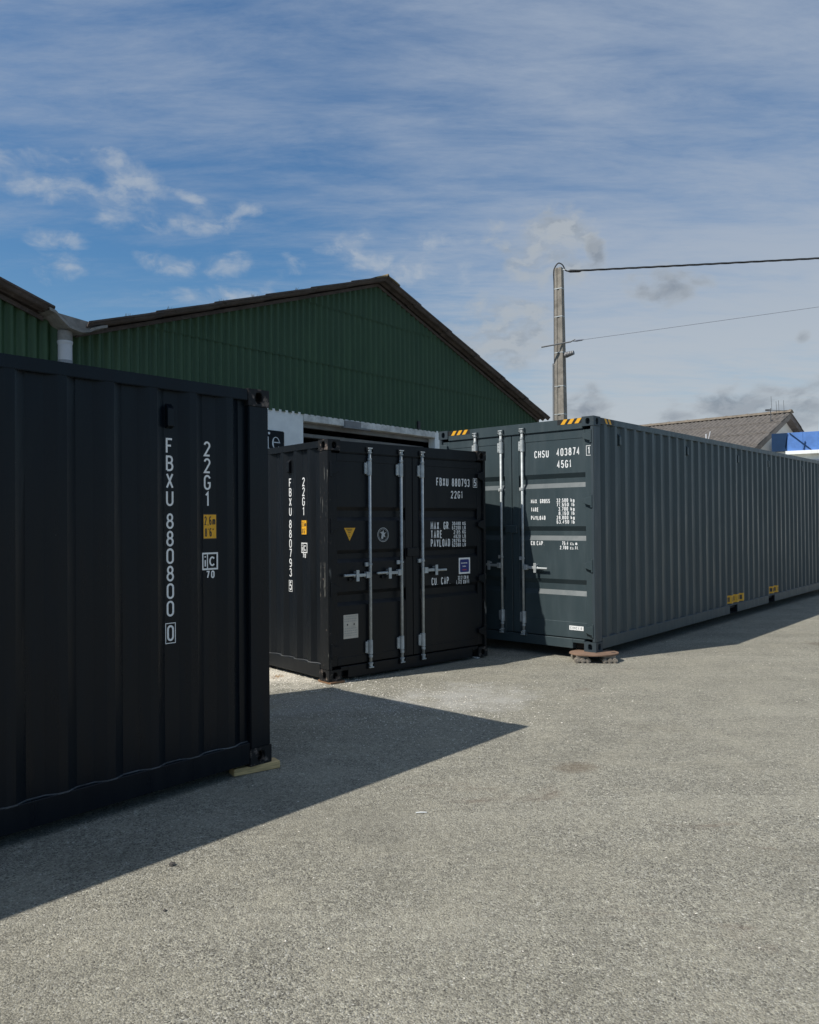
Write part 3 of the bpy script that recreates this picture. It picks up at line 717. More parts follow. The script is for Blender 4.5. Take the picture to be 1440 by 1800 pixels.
def letters40(c, doors):
    ax = ((1, 0, 0), (0, 0, 1), (0, -1, 0)); o = (Wd, .0338, 0); r = doors[1]
    D = Decal(o, *ax); D.text('CHSU', -.868, -.655, 2.424, 2.518, .13); D.text('403874', -.54, -.212, 2.430, 2.528, .13); D.text('45G1', -.534, -.330, 2.278, 2.376, .13)
    for i, (tx, x1) in enumerate((('MAX. GROSS', -.645), ('TARE', -.815), ('PAYLOAD', -.712))): D.text(tx, -.928, x1, 1.838-i*.1075, 1.893-i*.1075, .18)
    for i, tx in enumerate(('32,500 kg', '71,650 lb', ' 3,700 kg', ' 8,160 lb', '28,800 kg', '63,490 lb')): D.text(tx, -.548, -.292, 1.846-i*.0545, 1.894-i*.0545, .18)
    D.text('CU.CAP.', -.934, -.735, 1.296, 1.352, .17); D.text('76.4 cu.m.', -.475, -.245, 1.304, 1.352, .18); D.text('2,700 cu.ft.', -.505, -.240, 1.250, 1.296, .18)
    D.build('lettering', 'white', r)
    D = Decal((Wd, .0286, 0), *ax); D.char('1', -.104, 2.432, .042, .088, .013); D.boxline(-.117, -.056, 2.416, 2.535, .006); D.build('lettering', 'white', r)
    D = Decal((Wd, .0286, 0), *ax); D.rect(-.381, -.183, .246, .300); lb = D.build('white_label', 'white', r)
    D = Decal((Wd, .0279, 0), *ax); D.text('CIMC', -.368, -.270, .258, .288, .2); D.text('I.E', -.255, -.198, .258, .288, .2); D.build('lettering', 'grey_ink', c)
    def hazard(o, a, n, x0, x1, z0, z1, flip, parent):
        B_ = Decal(o, a, (0, 0, 1), n); B_.rect(x0, x1, z0, z1); s = B_.build('hazard_tape', 'hazblack', parent)
        B_ = Decal(Vector(o)+Vector(n)*.0008, a, (0, 0, 1), n); h = z1-z0; p = .098; x = x0-.05
        while x < x1:
            sh = h*.75*(1 if not flip else -1)
            pts = [(x, z0), (x+p*.55, z0), (x+p*.55+sh, z1), (x+sh, z1)]
            if min(q[0] for q in pts) >= x0 and max(q[0] for q in pts) <= x1: B_.poly(pts)
            x += p
        B_.build('hazard_stripes', 'yellow', s)
    hazard((Wd, .0106, 0), ax[0], ax[2], -.512, -.166, 2.822, 2.884, False, c)
    hazard((0, .0106, 0), ax[0], ax[2], .168, .545, 2.822, 2.884, False, c)
    hazard((Wd-.0032, 0, 0), (0, 1, 0), (1, 0, 0), .184, .55, 2.822, 2.886, True, c)
    for y0, y1, z0, z1 in ((4.61, 5.40, .185, .320), (6.80, 7.48, .185, .315)):
        # label glued over the ribs: follows the corrugation
        pr = [p for p in corr_profile(.15, 12.0, SPEC40['first'], SPEC40['pitch'], Wd-.009, Wd-.045, *SPEC40['rib'])]
        def xat(y):
            for a, b in zip(pr, pr[1:]):
                if a[1] <= y <= b[1]: return a[0]+(b[0]-a[0])*(y-a[1])/max(1e-6, b[1]-a[1])
        ys = sorted([y0, y1]+[p[1] for p in pr if y0 < p[1] < y1])
        mb = MB(); n = len(ys)
        mb.add([(xat(y)+.0015, y, z0) for y in ys]+[(xat(y)+.0015, y, z1) for y in ys], [(i, i+1, n+i+1, n+i) for i in range(n-1)])
        lab = mb.build('fork_label', 'yellow', c)
        mb = MB(); y = y0+.03
        rr = random.Random(int(y0*10))
        while y < y1-.06:
            q = rr.uniform(.03, .05); t = [(a, xat(a)) for a in (y, y+q)]
            mb.add([(t[0][1]+.003, t[0][0], z0+.03), (t[1][1]+.003, t[1][0], z0+.03), (t[1][1]+.003, t[1][0], z1-.03), (t[0][1]+.003, t[0][0], z1-.03)], [(0, 1, 2, 3)])
            y += q+.025
        mb.build('small_print', 'dark_ink', lab)
letters40(boxC, dC)

# supports under the boxes
def prop(name, mat, mtx, sx, sy, sz, label, cat, group=None):
    o = MB().box(-sx/2, sx/2, -sy/2, sy/2, 0, sz).build(name, mat, bevel=.004); o.matrix_world = mtx
    tag(o, label, cat, group); return o
def onground(x, y, rz, z=.001): return Matrix.Translation((x, y, z)) @ Matrix.Rotation(rz, 4, 'Z')
u, v = axes(.7277, 0, 0)
p = Vector((-.9805, 5.4298, 0))-u*.10+v*.06
prop('wooden_plank', 'pine', onground(p.x, p.y, math.atan2(u.y, u.x)+R(-14)), .34, .10, .050, 'pale pine plank under the corner of the left foreground container', 'plank')
u, v = axes(.8574, 0, 0)
p = Vector((-.8706, 8.2297, 0))+u*.10+v*.10
prop('wooden_plank', 'oldwood', onground(p.x, p.y, math.atan2(u.y, u.x)), .19, .24, .0235, 'stained brown wood packing under the left corner of the middle container', 'plank')
p = Vector((-.8706, 8.2297, 0))+u*2.28+v*.05
prop('wooden_block', 'render_grey', onground(p.x, p.y, math.atan2(u.y, u.x)), .06, .08, .0175, 'small pale block under the right corner of the middle container', 'block')
# far corners
u, v = axes(.8574, 0, 0)
for a in (.08, 2.36):
    p = Vector((-.8706, 8.2297, 0))+u*a+v*5.97
    prop('wooden_plank', 'oldwood', onground(p.x, p.y, 0), .2, .2, .024-(.006 if a > 1 else 0), 'wood packing under the rear %s corner of the middle container' % ('left' if a < 1 else 'right'), 'plank', 'packing under hidden corners')
u, v = axes(.7277, 0, 0)
for a in (.08, 2.36):
    p = Vector((-.9805, 5.4298, 0))-u*5.97+v*a
    prop('wooden_plank', 'oldwood', onground(p.x, p.y, .3), .2, .2, .037+a*.003, 'wood packing under the %s corner at the blind end of the left foreground container' % ('near' if a < 1 else 'far'), 'plank', 'packing under hidden corners')
u, v = axes(.7277, 0, 0)
p = Vector((-.9805, 5.4298, 0))-u*.10+v*2.34
prop('wooden_plank', 'pine', onground(p.x, p.y, .6), .3, .14, .060, 'pale plank under the hidden door corner of the left foreground container', 'plank')

# roller skate under the long box
def roller_skate(px, py, rz, top, label):
    e = empty('roller_skate', onground(px, py, rz, 0))
    tag(e, label, 'dolly', 'roller skates under the long container')
    th = .018; mb = MB(); n = 40
    ring = [(.30*math.cos(2*math.pi*i/n), .225*math.sin(2*math.pi*i/n)) for i in range(n)]
    mb.prism(ring, 'z', top-th, top)
    mb.build('plate', 'rust', e, bevel=.003)
    MB().tube([(0, 0, top-.0005), (0, 0, top+.0015)], .11, 24).build('turntable_pad', 'rust', e)
    MB().add([(.23+.030*math.cos(a*.4), -.03+.018*math.sin(a*.4), top+.0008) for a in range(16)], [tuple(range(16))]).build('lifting_hole', 'dark_ink', e)
    for sx, sy, rot in ((-.17, -.13, .15), (.15, -.15, -.1), (-.16, .13, 0), (.17, .12, .1)):
        mb = MB(); r_ = .030
        for k in range(3):
            x = sx+(k-1)*.062
            mb.tube([(x, sy-.045, r_), (x, sy-.006, r_)], r_, 14); mb.tube([(x, sy+.006, r_), (x, sy+.045, r_)], r_, 14)
            mb.tube([(x, sy-.056, r_), (x, sy+.056, r_)], .010, 8)
        ro = mb.build('roller', 'wheel', e)
        mb = MB()
        mb.box(sx-.075, sx+.075, sy-.006, sy+.006, r_-.012, top-th)
        mb.build('roller_frame', 'wheel', e, bevel=.002)
    return e
u, v = axes(.7214, .0025, .0031)
p = Vector((2.2565, 9.4378, 0))+u*.04+v*.05
roller_skate(p.x, p.y, -.02, .1055, 'rusty oval roller skate under the front corner of the long grey container')
for a, b in ((.09, 2.34), (12.1, .09), (12.1, 2.34)):
    p = Vector((2.2565, 9.4378, .1067))+u*a+v*b
    roller_skate(p.x, p.y, -.8, p.z-.002, 'rusty roller skate under the %s of the long grey container' % ('left door corner' if a < 1 else 'near corner at the blind end' if b < 1 else 'far corner at the blind end'))

# ------------------------------------------------------------------ green hangar
TH = .6962
gd = Vector((math.sin(TH), math.cos(TH), 0)); gn = Vector((-math.cos(TH), math.sin(TH), 0))
hang = empty('hangar', frame((-.5, 18.686, 0), gd, gn))
tag(hang, 'green corrugated hangar with wide gable and open bay behind the middle container', 'hangar')
PK, EA, SL = -.42, 7.45, .343            # ridge position, half width, roof slope
ZR = 7.40                                # underside of the roof at the ridge
def roof_z(t, ridge=PK, zr=ZR): return zr-abs(t-ridge)*SL
PITCH_W, AMP = .177, .034
def clad(parent, ta, tb, rows, ridge, zr, name='cladding_sheet'):
    """sheets of five waves each, rows lapping downwards"""
    sw = PITCH_W*5; t = ta
    while t < tb-1e-6:
        t1 = min(t+sw, tb)
        for k, (z0, z1) in enumerate(rows):
            n = max(2, int(round((t1-t)/PITCH_W*8))); ts = [t+(t1-t)*i/n for i in range(n+1)]
            if max(roof_z(q, ridge, zr) for q in ts) <= z0+.02: continue
            off = -.018*k
            vs, fs = [], []
            for q in ts:
                y = -AMP*math.sin(2*math.pi*q/PITCH_W)+off-.03
                zt = max(z0+.005, min(z1, roof_z(q, ridge, zr)))
                vs += [(q, y, z0), (q, y, zt), (q, y+.007, z0), (q, y, z0)]
            for i in range(n):
                a = i*4; b = a+4
                fs += [(a, b, b+1, a+1), (a+2, b+2, b+3, a+3)]
            MB().add(vs, fs).build(name, 'green', parent, smooth=True)
        t = t1
ROWS = [(4.062, 5.31), (5.23, 6.60), (6.50, 7.8)]
clad(hang, PK-EA+.0, PK+EA, ROWS, PK, ZR)
# walls below the cladding with the bay opening
OL, OR_, OT = -2.772, 1.80, 3.915
MB().box(PK-EA, OL, -.02, .18, 0, 4.10).build('wall', 'render', hang); MB().box(OR_+.24, PK+EA, -.02, .18, 0, 4.10).build('wall', 'render', hang)
MB().box(OR_, OR_+.24, -.03, .18, 0, 4.10).build('bay_post', 'render', hang)
MB().box(OL, OR_, -.045, .16, OT, 4.075).build('lintel', 'render_worn', hang, bevel=.01)
MB().box(OL+.0, OR_, .17, .26, OT-.10, OT+.10).build('door_track', 'steel', hang, bevel=.004); MB().box(OL, OR_, .34, .50, OT-.28, OT-.20).build('door_track', 'steel', hang, bevel=.004)
MB().box(-1.55, -1.02, -.075, -.046, 3.90, 4.045).box(-1.62, -.72, -.10, -.02, 3.875, 3.90).build('roller_door_bracket', 'steel', hang, bevel=.004)
MB().box(1.06, 1.14, -.085, -.03, 4.08, 4.28).build('wall_vent', 'dark_ink', hang)
# roof: rows of sheets, each upper row lies over the one below; waves run down the slope
def roof(parent, ridge, zr, half, side, y0, y1, rows=6, mat='fibre_dark'):
    ln = half/rows; c = 1/math.sqrt(1+SL*SL)
    for k in range(rows):
        a = k*ln-(.0 if k == 0 else .16); b = (k+1)*ln
        mb = MB(); n = int((y1-y0)/PITCH_W*6); vs = []; top, bot = [], []
        for i in range(n+1):
            y = y0+(y1-y0)*i/n; wv = AMP*math.cos(2*math.pi*(y-y0)/PITCH_W)+AMP
            for d_, lift in ((a, .004), (b, .030)):
                for th in (.0, .030):
                    vs.append((ridge+side*d_, y, zr-d_*SL+wv+lift+th))
        for i in range(n):
            q = i*4; r_ = q+4
            f = [(q, r_, r_+2, q+2), (q+1, q+3, r_+3, r_+1), (q+2, r_+2, r_+3, q+3), (q, q+1, r_+1, r_)]
            mb.f += f
        mb.f += [(0, 2, 3, 1), (n*4, n*4+1, n*4+3, n*4+2)]
        mb.v = vs
        o = mb.build('roof_sheet_row', mat, parent)
OV = .40
for sd in (-1, 1): roof(hang, PK, ZR+.02, EA+.12 if sd > 0 else EA-.12, sd, -OV, 16)
mb = MB()
mb.strip([(PK+q*.42, ZR+.125-abs(q)**1.4*.12+(.05 if abs(q) < .08 else 0)) for q in [i/10-1 for i in range(21)]], 'y', -OV-.03, 16)
mb.strip([(PK+q*.42, ZR+.10-abs(q)**1.4*.12+(.05 if abs(q) < .08 else 0)) for q in [i/10-1 for i in range(21)]][::-1], 'y', -OV-.03, 16)
rc = [(PK+q*.42, ZR+.125-abs(q)**1.4*.12+(.05 if abs(q) < .08 else 0)) for q in [i/10-1 for i in range(21)]]
rc2 = [(x, z-.035) for x, z in rc]
mb.add([(x, -OV-.03, z) for x, z in rc]+[(x, -OV-.03, z) for x, z in rc2], [(i, 21+i, 22+i, i+1) for i in range(20)])
mb.build('ridge_cap', 'fibre_lichen', hang)
# barge edge: thin rafter line under the overhang
for sd in (-1, 1):
    mb = MB(); q = []
    a, b = PK, PK+sd*(EA-.05)
    z0, z1 = roof_z(a), roof_z(b)
    P8 = [(a, -.10, z0-.06), (b, -.10, z1-.06), (b, -.10, z1+.01), (a, -.10, z0+.01), (a, -.07, z0-.06), (b, -.07, z1-.06), (b, -.07, z1+.01), (a, -.07, z0+.01)]
    mb.add(P8, [(0, 1, 2, 3), (7, 6, 5, 4), (0, 4, 5, 1), (3, 2, 6, 7), (1, 5, 6, 2), (0, 3, 7, 4)]); mb.build('verge_flashing', 'fibre_dark', hang)
# shell: side walls, back wall, inner floor slab edge so that the bay is dark
MB().box(PK-EA, PK-EA+.15, .18, 16, 0, 4.9).build('side_wall', 'inside', hang); MB().box(PK+EA-.15, PK+EA, .18, 16, 0, 4.9).build('side_wall', 'inside', hang)
MB().prism([(PK-EA+.15, 0), (PK+EA-.15, 0), (PK+EA-.15, roof_z(PK+EA)+.06), (PK, ZR+.02), (PK-EA+.15, roof_z(PK-EA)+.06)], 'y', 15.8, 15.98).build('back_wall', 'inside', hang)
MB().box(PK-EA+.3, PK+EA-.3, .19, .22, 4.0, 4.9).build('inner_lining', 'inside', hang)
for y in (4, 8, 12):
    mb = MB()
    for sd in (-1, 1):
        b = PK+sd*(EA-.2); mb.add([(PK, y, ZR-.25), (b, y, roof_z(b)-.25), (b, y, roof_z(b)-.05), (PK, y, ZR-.05), (PK, y+.1, ZR-.25), (b, y+.1, roof_z(b)-.25), (b, y+.1, roof_z(b)-.05), (PK, y+.1, ZR-.05)],
                              [(0, 1, 2, 3), (7, 6, 5, 4), (0, 4, 5, 1), (3, 2, 6, 7)])
    mb.build('rafter', 'steel', hang)
# moss tufts on the verge
for k, t in enumerate((-7.0, -6.2, -5.1, -4.3, -3.2, 3.0)):
    rr = random.Random(k); z = ZR+.02-abs(t-PK)*SL+.07
    mb = MB()
    for i in range(14):
        a = rr.uniform(-.08, .08); l = rr.uniform(.03, .10)
        mb.tube([(t+a, -OV+rr.uniform(0, .1), z), (t+a+rr.uniform(-.02, .02), -OV+rr.uniform(-.02, .1), z+l)], [.004, .001], 4)
    mb.build('moss_tuft', 'moss', hang)
# neighbouring hangar to the left
RID2, ZR2 = -15.55, 7.50
h2 = empty('hangar', frame((-.5, 18.686, 0), gd, gn))
tag(h2, 'green corrugated hangar at the left edge, half hidden by the left foreground container', 'hangar')
clad(h2, -10.6, -7.97, ROWS, RID2, ZR2)
MB().box(-23, -7.98, -.02, .18, 0, 4.10).build('wall', 'render', h2)
MB().box(-23, -10.6, -.03, .10, 4.10, 5.3).build('upper_wall', 'green', h2)
roof(h2, RID2, ZR2+.02, 7.25, 1, -OV, 16); roof(h2, RID2, ZR2+.02, 7.25, -1, -OV, 16)
mb = MB(); a, b = RID2, RID2+7.2; z0, z1 = roof_z(a, RID2, ZR2), roof_z(b, RID2, ZR2)
mb.add([(a, -.10, z0-.06), (b, -.10, z1-.06), (b, -.10, z1+.01), (a, -.10, z0+.01), (a, -.07, z0-.06), (b, -.07, z1-.06), (b, -.07, z1+.01), (a, -.07, z0+.01)], [(0, 1, 2, 3), (7, 6, 5, 4), (0, 4, 5, 1), (3, 2, 6, 7), (1, 5, 6, 2), (0, 3, 7, 4)])
mb.build('verge_flashing', 'fibre_dark', h2)
# valley gutter and downpipe between the two
vg = empty('valley_gutter', frame((-.5, 18.686, 0), gd, gn))
tag(vg, 'stained grey valley gutter and white downpipe between the two green hangars', 'gutter')
pf = [(-8.40, 5.08), (-8.30, 5.05), (-8.20, 4.96), (-8.08, 4.86), (-7.88, 4.82), (-7.74, 4.85), (-7.64, 4.91), (-7.54, 4.95), (-7.44, 4.98)]
pf2 = [(x, z+.045) for x, z in pf]
def prof(mb, y0, y1):
    n = len(pf)
    mb.add([(x, y0, z) for x, z in pf]+[(x, y0, z) for x, z in pf2]+[(x, y1, z) for x, z in pf]+[(x, y1, z) for x, z in pf2],
           [(i, i+1, n+i+1, n+i) for i in range(n-1)]+[(i+1, i, 2*n+i, 2*n+i+1) for i in range(n-1)]+[(n+i, n+i+1, 3*n+i+1, 3*n+i) for i in range(n-1)])
mb = MB(); prof(mb, -.42, 16); mb.build('gutter_trough', 'gutter', vg)
MB().add([(-8.32, -.30, 5.10), (-7.52, -.30, 5.03), (-7.58, -.30, 4.94), (-7.9, -.30, 4.86), (-8.10, -.30, 4.88), (-8.25, -.30, 5.0)], [(5, 4, 3, 2, 1, 0)]).build('gutter_end', 'gutter', vg)
MB().tube([(-8.05, -.20, 4.84), (-8.05, -.20, 4.66)], .112, 20).build('outlet_collar', 'gutter', vg, smooth=False)
MB().tube([(-8.05, -.20, 4.68), (-8.05, -.20, 4.655), (-8.05, -.20, 4.62), (-8.05, -.20, 4.36)], [.118, .118, .108, .108], 24).build('downpipe', 'pvc', vg)
MB().tube([(-8.05, -.20, 4.37), (-8.05, -.20, .02)], .112, 24).build('downpipe_lower', 'pvc_grey', vg)
# sign on the wall
sg = empty('wall_sign', frame((-.5, 18.686, 0), gd, gn))
tag(sg, 'black sign board with white lettering on the white hangar wall', 'sign')
MB().box(-5.6, -3.325, -.060, -.022, 2.72, 3.642).build('board', 'signblack', sg, bevel=.02, seg=3)
D = Decal((0, -.0615, 0), (1, 0, 0), (0, 0, 1), (0, -1, 0))
ex, ez, ew, eh = -3.565, 3.385, .100, .125
D.mb.add([D.P(ex+ew*math.cos(R(a)), ez+eh*math.sin(R(a))) for a in range(4, 325, 10)]+[D.P(ex-.004+(ew-.012-.030*max(0, -math.cos(R(a))))*math.cos(R(a)), ez+(eh-.014)*math.sin(R(a))) for a in range(4, 325, 10)],
         [(i, i+1, 33+i+1, 33+i)[::1] for i in range(32)])
D.ribbon([(ex-.085, ez+.012), (ex+.112, ez+.012)], .018)
ix = -3.775
D.ribbon([(ix, 3.262), (ix, 3.500)], .034); D.ribbon([(ix-.05, 3.265), (ix+.05, 3.265)], .014); D.ribbon([(ix-.045, 3.494), (ix, 3.494)], .016)
D.poly(arc(ix+.03, 3.575, .027, .027, 0, 345, 14)); D.build('lettering', 'white', sg)

# ------------------------------------------------------------------ utility pole and cables
K = 22/26
def q(x, z): return (x*K, 22, CAM_H+(z-CAM_H)*K)
px_, _, ptop = q(5.13, 10.278)
pole = empty('utility_pole', Matrix.Translation((px_, 22, 0)) @ Matrix.Rotation(R(-36), 4, 'Z'))
tag(pole, 'weathered concrete utility pole behind the long grey container', 'pole')
lean = .0
mb = MB(); H_ = ptop
def sec(z, w_, d_): return [(-w_/2, -d_/2, z), (-w_*.18, -d_/2, z), (-w_*.12, -d_/2+.02, z), (w_*.12, -d_/2+.02, z), (w_*.18, -d_/2, z), (w_/2, -d_/2, z), (w_/2, d_/2, z), (-w_/2, d_/2, z)]
lv = [(0, .33, .27), (4.2, .295, .24), (7.0, .245, .20), (H_-.05, .205, .165), (H_, .18, .14)]
vs = []; fs = []
for z, a, b in lv: vs += sec(z, a, b)
for i in range(len(lv)-1):
    for j in range(8): fs.append((i*8+j, i*8+(j+1) % 8, (i+1)*8+(j+1) % 8, (i+1)*8+j))
fs.append(tuple(range((len(lv)-1)*8, len(lv)*8)))
MB().add(vs, fs).build('shaft', 'concrete', pole)
for z in (H_-.62, H_-1.42, H_-2.45, 5.55, 4.75):
    w_ = .207+(H_-z)*.0180; d_ = .167+(H_-z)*.0158
    MB().box(-w_/2-.004, w_/2+.004, -d_/2-.004, d_/2+.004, z, z+.022).build('strap', 'galv', pole)
# cable running up the left edge and looping over the top
pts = [(-.185, -.02, 3.0), (-.178, -.02, 5.0), (-.165, -.02, 6.5), (-.150, -.02, H_-.6), (-.160, -.02, H_-.15), (-.135, -.01, H_+.02), (-.03, .02, H_+.150), (.08, .06, H_+.09), (.14, .10, H_-.05), (.19, .14, H_-.09), (.25, .18, H_-.085)]
def smooth_path(p, n=6):
    p = [Vector(a) for a in p]; out = []
    for i in range(len(p)-1):
        a, b, c, d_ = p[max(i-1, 0)], p[i], p[i+1], p[min(i+2, len(p)-1)]
        for k in range(n):
            t = k/n; out.append(.5*((2*b)+(c-a)*t+(2*a-5*b+4*c-d_)*t*t+(3*b-a-3*c+d_)*t**3))
    return out+[p[-1]]
MB().tube(smooth_path(pts), .019, 8).build('cable_tail', 'cable', pole, smooth=True)
MB().tube([(.10, 0, H_-.085), (.20, 0, H_-.075)], .014, 8).build('hook', 'galv', pole)
MB().tube([(-.225, -.03, 2.5), (-.205, -.03, 6.24)], .028, 10).build('conduit', 'pvc_grey', pole)
MB().tube([(-.235, -.03, 6.18), (-.14, -.03, 6.2)], .02, 8).build('conduit_clamp', 'steel', pole)
MB().tube([(-.353, -.467, 6.655), (.318, .021, 6.80), (.424, .098, 6.87)], [.022, .022, .012], 8).build('cross_arm', 'steel', pole)
mb = MB().tube([(.15, -.02, 6.43), (.20, -.02, 6.43)], .05, 10)
for i in range(5): mb.tube([(.19+i*.05, -.02, 6.435+i*.008), (.225+i*.05, -.02, 6.44+i*.008)], .085-.006*i, 14)
mb.build('insulator', 'steel', pole)
def cable(name, a, b, sag, r, mat, label, twist=False):
    a, b = Vector(a), Vector(b); n = 60; pts = []
    for i in range(n+1):
        t = i/n; p = a.lerp(b, t); p.z -= sag*4*t*(1-t); pts.append(p)
    o = empty(name, Matrix.Translation(a)); tag(o, label, 'cable', None)
    if twist:
        for ph in (0, 2.1, 4.2):
            n2 = 400; pp = []
            for i in range(n2+1):
                t = i/n2; p = a.lerp(b, t); p.z -= sag*4*t*(1-t); th = t*(b-a).length*5+ph
                p += Vector((0, math.cos(th), math.sin(th)))*r*.8; pp.append(p-a)
            MB().tube(pp, r*.75, 6).build('strand', mat, o, smooth=True)
        MB().tube([Vector((-.05, 0, 0)), Vector((.02, 0, .0)), Vector((.28, 0, .0)), Vector((.34, 0, 0))], [.018, .045, .040, .02], 10).build('clamp', mat, o, smooth=True)
    else:
        MB().tube([p-a for p in pts], r, 6).build('conductor', mat, o, smooth=True)
        MB().tube([Vector((-.10, 0, -.012)), Vector((0, 0, 0)), Vector((.16, 0, .02)), Vector((.22, 0, .03))], [.012, .03, .026, .008], 8).build('clamp', mat, o, smooth=True)
    return o
def at(px3, f): return Vector((px3[0]*f, 26*f, CAM_H+(px3[1]-CAM_H)*f))
a = at((5.48, 10.17), K); b = at((13.919, 10.56), .815); b = a+(b-a)*2.6
cable('overhead_cable', a, b, .03, .019, 'cable', 'thick black twisted overhead cable leaving the top of the utility pole', True)
a = at((5.68, 7.81), K); b = at((13.891, 8.901), .80); b = a+(b-a)*2.6
cable('overhead_cable', a, b, .02, .0065, 'wire', 'thin overhead wire leaving the cross arm halfway up the utility pole')

# ------------------------------------------------------------------ house beyond the long box
rd = Vector((-.7252, .6885, 0)); rg = Vector((.6885, .7252, 0))
ho = empty('house', frame((19.715, 40, 0), rg, -rd.cross(Vector((0, 0, 1))).cross(Vector((0, 0, 1)))*0+rd))
tag(ho, 'pale house with weathered corrugated roof beyond the long grey container', 'house')
HS, HZ, HW, HL = .415, 7.26, 6.2, 20
MB().prism([(-HW, 0), (HW, 0), (HW, HZ-HW*HS-.1), (0, HZ-.1), (-HW, HZ-HW*HS-.1)], 'y', .25, HL).build('wall', 'render_grey', ho)
def house_roof(side):
    rows = 4; ln = (HW+.4)/rows; p_ = .177*1.35
    for k in range(rows):
        a = max(0, k*ln-.15); b = (k+1)*ln; n = int(HL/p_*6); vs = []; fs = []
        for i in range(n+1):
            y = -.12+(HL+.12)*i/n; wv = .034*math.cos(2*math.pi*y/p_)
            for dd, lift in ((a, .0), (b, .045)):
                for th in (0, .035): vs.append((side*dd, y, HZ-dd*HS+wv+lift+th))
        for i in range(n):
            q_ = i*4; r_ = q_+4; fs += [(q_, r_, r_+2, q_+2), (q_+1, q_+3, r_+3, r_+1), (q_+2, r_+2, r_+3, q_+3)]
        fs += [(0, 2, 3, 1)]
        MB().add(vs, fs).build('roof_sheet_row', 'fibre', ho)
for s_ in (-1, 1): house_roof(s_)
mb = MB(); y = -.16
while y < HL:
    mb.strip([(-.30, HZ-.02), (-.16, HZ+.075), (0, HZ+.135), (.16, HZ+.075), (.30, HZ-.02)], 'y', y, min(y+1.1, HL)); mb.tube([(0, y+.02, HZ+.02), (0, y+.14, HZ+.02)], .13, 8); y += 1.1
mb.build('ridge_cap', 'fibre_ridge', ho)
for s_ in (-1, 1):
    b = s_*(HW+.35); mb = MB(); z0, z1 = HZ-.05, HZ-abs(b)*HS-.05
    mb.add([(0, -.10, z0-.28), (b, -.10, z1-.28), (b, -.10, z1), (0, -.10, z0), (0, .24, z0-.28), (b, .24, z1-.28), (b, .24, z1), (0, .24, z0)], [(0, 1, 2, 3), (7, 6, 5, 4), (0, 4, 5, 1), (3, 2, 6, 7), (1, 5, 6, 2)])
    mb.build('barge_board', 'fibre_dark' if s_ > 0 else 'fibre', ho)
# aerial on the gable
an = empty('aerial', Matrix.Translation((18.35, 39.1, 5.6))); tag(an, 'thin television aerial standing at the gable of the pale house', 'antenna')
MB().tube([(0, 0, 0), (0, 0, 1.75)], .022, 8).build('mast', 'ant', an)
MB().tube([(-.22, 0, 1.66), (.78, -.1, 1.60)], .016, 6).build('boom', 'ant', an)
for x, z0, z1 in ((.05, 1.63, 2.35), (.30, 1.35, 2.10), (.42, 1.4, 2.15), (.68, 1.25, 2.15)):
    MB().tube([(x, -.02, z0), (x-.03, -.02, z1)], .010, 5).build('rod', 'ant', an)
MB().box(-.26, -.05, -.04, .04, 1.61, 1.70).build('dipole_box', 'ant', an)
MB().tube([(-.55, -.2, -.12), (-.35, -.15, -.15), (.12, 0, -.13)], .05, 8).build('bracket', 'ant', an)
vp = empty('flue_pipe', Matrix.Translation((14.10, 36.6, 3.4))); tag(vp, 'thin white pipes standing in front of the corrugated house roof', 'pipe')
MB().tube([(0, 0, 0), (0, 0, 2.40)], .035, 8).build('pipe', 'pvc', vp); MB().tube([(.12, 0, 1.2), (.12, 0, 2.2), (.20, 0, 2.52)], .02, 8).build('pipe', 'pvc', vp)

# ------------------------------------------------------------------ blue fronted building
fa, fb = Vector((16.05, 34.15, 0)), Vector((26.5, 28.3, 0)); fd = (fb-fa).normalized(); fn_ = Vector((-fd.y, fd.x, 0))
bb = empty('building', frame(fa, fd, fn_)); tag(bb, 'white flat roofed building with bright blue fascia at the right edge', 'building')
LN = (fb-fa).length
for i in range(8):
    a, b_ = i*.62+.0, (i+1)*.62-.006
    if i == 7: b_ = LN
    MB().box(a, b_, -.05, .10, 4.70+(.0 if i else 0), 5.50).build('fascia_panel', 'blue_shadow' if i == 0 else 'blue', bb, bevel=.006)
MB().box(.55, LN, -.16, .3, 4.54, 4.694).build('gutter_board', 'render', bb, bevel=.01)
MB().box(.1, LN, .12, 8, 0, 5.46).build('wall', 'render', bb)
for x in (1.6, 3.6, 5.6):
    wn = MB().box(x, x+1.4, .085, .118, 3.2, 4.30).build('window', 'pvc', bb, bevel=.01); MB().box(x+.06, x+1.34, .078, .086, 3.26, 4.24).build('pane', 'signblack', wn)
MB().tube([(.62, -.10, 5.5), (.52, -.10, 4.9)], .02, 6).tube([(.72, -.09, 5.48), (1.55, -.09, 4.72)], .02, 6).tube([(1.32, -.09, 5.1), (1.26, -.09, 4.72)], .018, 6).build('stay_rod', 'blue_shadow', bb)

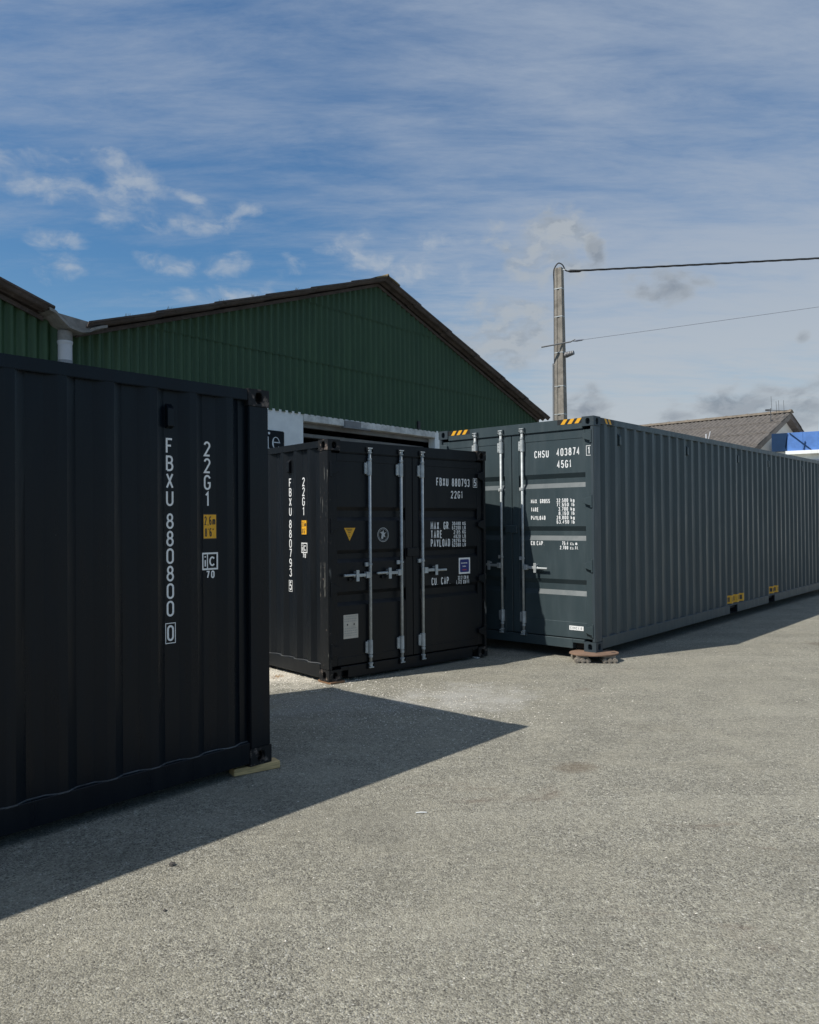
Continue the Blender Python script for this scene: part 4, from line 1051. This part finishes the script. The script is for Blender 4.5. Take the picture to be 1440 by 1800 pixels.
# ------------------------------------------------------------------ loose stones
def stones(name, mat, n, fn, r0, r1, seed, label, cat):
    rr = random.Random(seed); mb = MB()
    base = [(1, 0, 0), (-1, 0, 0), (0, 1, 0), (0, -1, 0), (0, 0, 1), (0, 0, -.6)]; fs = [(0, 2, 4), (2, 1, 4), (1, 3, 4), (3, 0, 4), (2, 0, 5), (1, 2, 5), (3, 1, 5), (0, 3, 5)]
    for _ in range(n):
        x, y = fn(rr); r = r0+(r1-r0)*rr.random()**2; a = rr.uniform(0, 6.28); c_, s_ = math.cos(a), math.sin(a); sx, sy, sz = rr.uniform(.7, 1.3), rr.uniform(.6, 1), rr.uniform(.4, .8)
        mb.add([(x+r*(c_*p[0]*sx-s_*p[1]*sy), y+r*(s_*p[0]*sx+c_*p[1]*sy), r*.35+r*p[2]*sz) for p in ((b[0]+rr.uniform(-.25, .25), b[1]+rr.uniform(-.25, .25), b[2]+rr.uniform(-.2, .2)) for b in base)], fs)
    return tag(mb.build(name, mat), label, cat, None, 'stuff')
def gauss(cx, cy, sx, sy): return lambda r: (r.gauss(cx, sx), r.gauss(cy, sy))
stones('gravel', 'pale_gravel', 3200, gauss(-1.45, 8.75, .55, .40), .004, .011, 1, 'pale gravel spilled beside the middle container', 'gravel')
stones('grit', 'pale_gravel', 3600, gauss(-.35, 7.3, .85, .60), .0025, .0085, 2, 'white grit scattered on the asphalt before the containers', 'grit')
def wide(r):
    while True:
        x, y = r.uniform(-3, 9), r.uniform(2.6, 13)
        if abs(x) < y*.58: return x, y
stones('loose_chippings', 'pale_gravel', 1500, wide, .0018, .0065, 5, 'loose pale chippings over the whole yard', 'grit')
stones('dark_chippings', 'dark_stone', 700, wide, .002, .006, 6, 'loose dark chippings over the whole yard', 'grit')
for k, (x, y, r_) in enumerate(((-1.21, 3.91, .017), (-1.10, 3.45, .009))):
    rr = random.Random(k+20); bm = bmesh.new(); bmesh.ops.create_icosphere(bm, subdivisions=2, radius=r_)
    for v_ in bm.verts: v_.co *= rr.uniform(.8, 1.15); v_.co.z *= .55
    me = bpy.data.meshes.new('pebble'); bm.to_mesh(me); bm.free(); me.materials.append(M['dark_stone'])
    o = bpy.data.objects.new('pebble', me); col.objects.link(o); o.location = (x, y, r_*.45)
    tag(o, ('dark pebble nearest the shadow edge of the left foreground container', 'smaller dark pebble lying further out on the sunlit asphalt')[k], 'pebble')
st_ = MB().tube([(-.03, 0, .006), (0, .003, .007), (.035, .004, .006)], [.003, .004, .003], 6).build('twig', 'white'); st_.location = (.05, 4.57, 0)
tag(st_, 'short white sliver lying on the sunlit asphalt', 'litter')
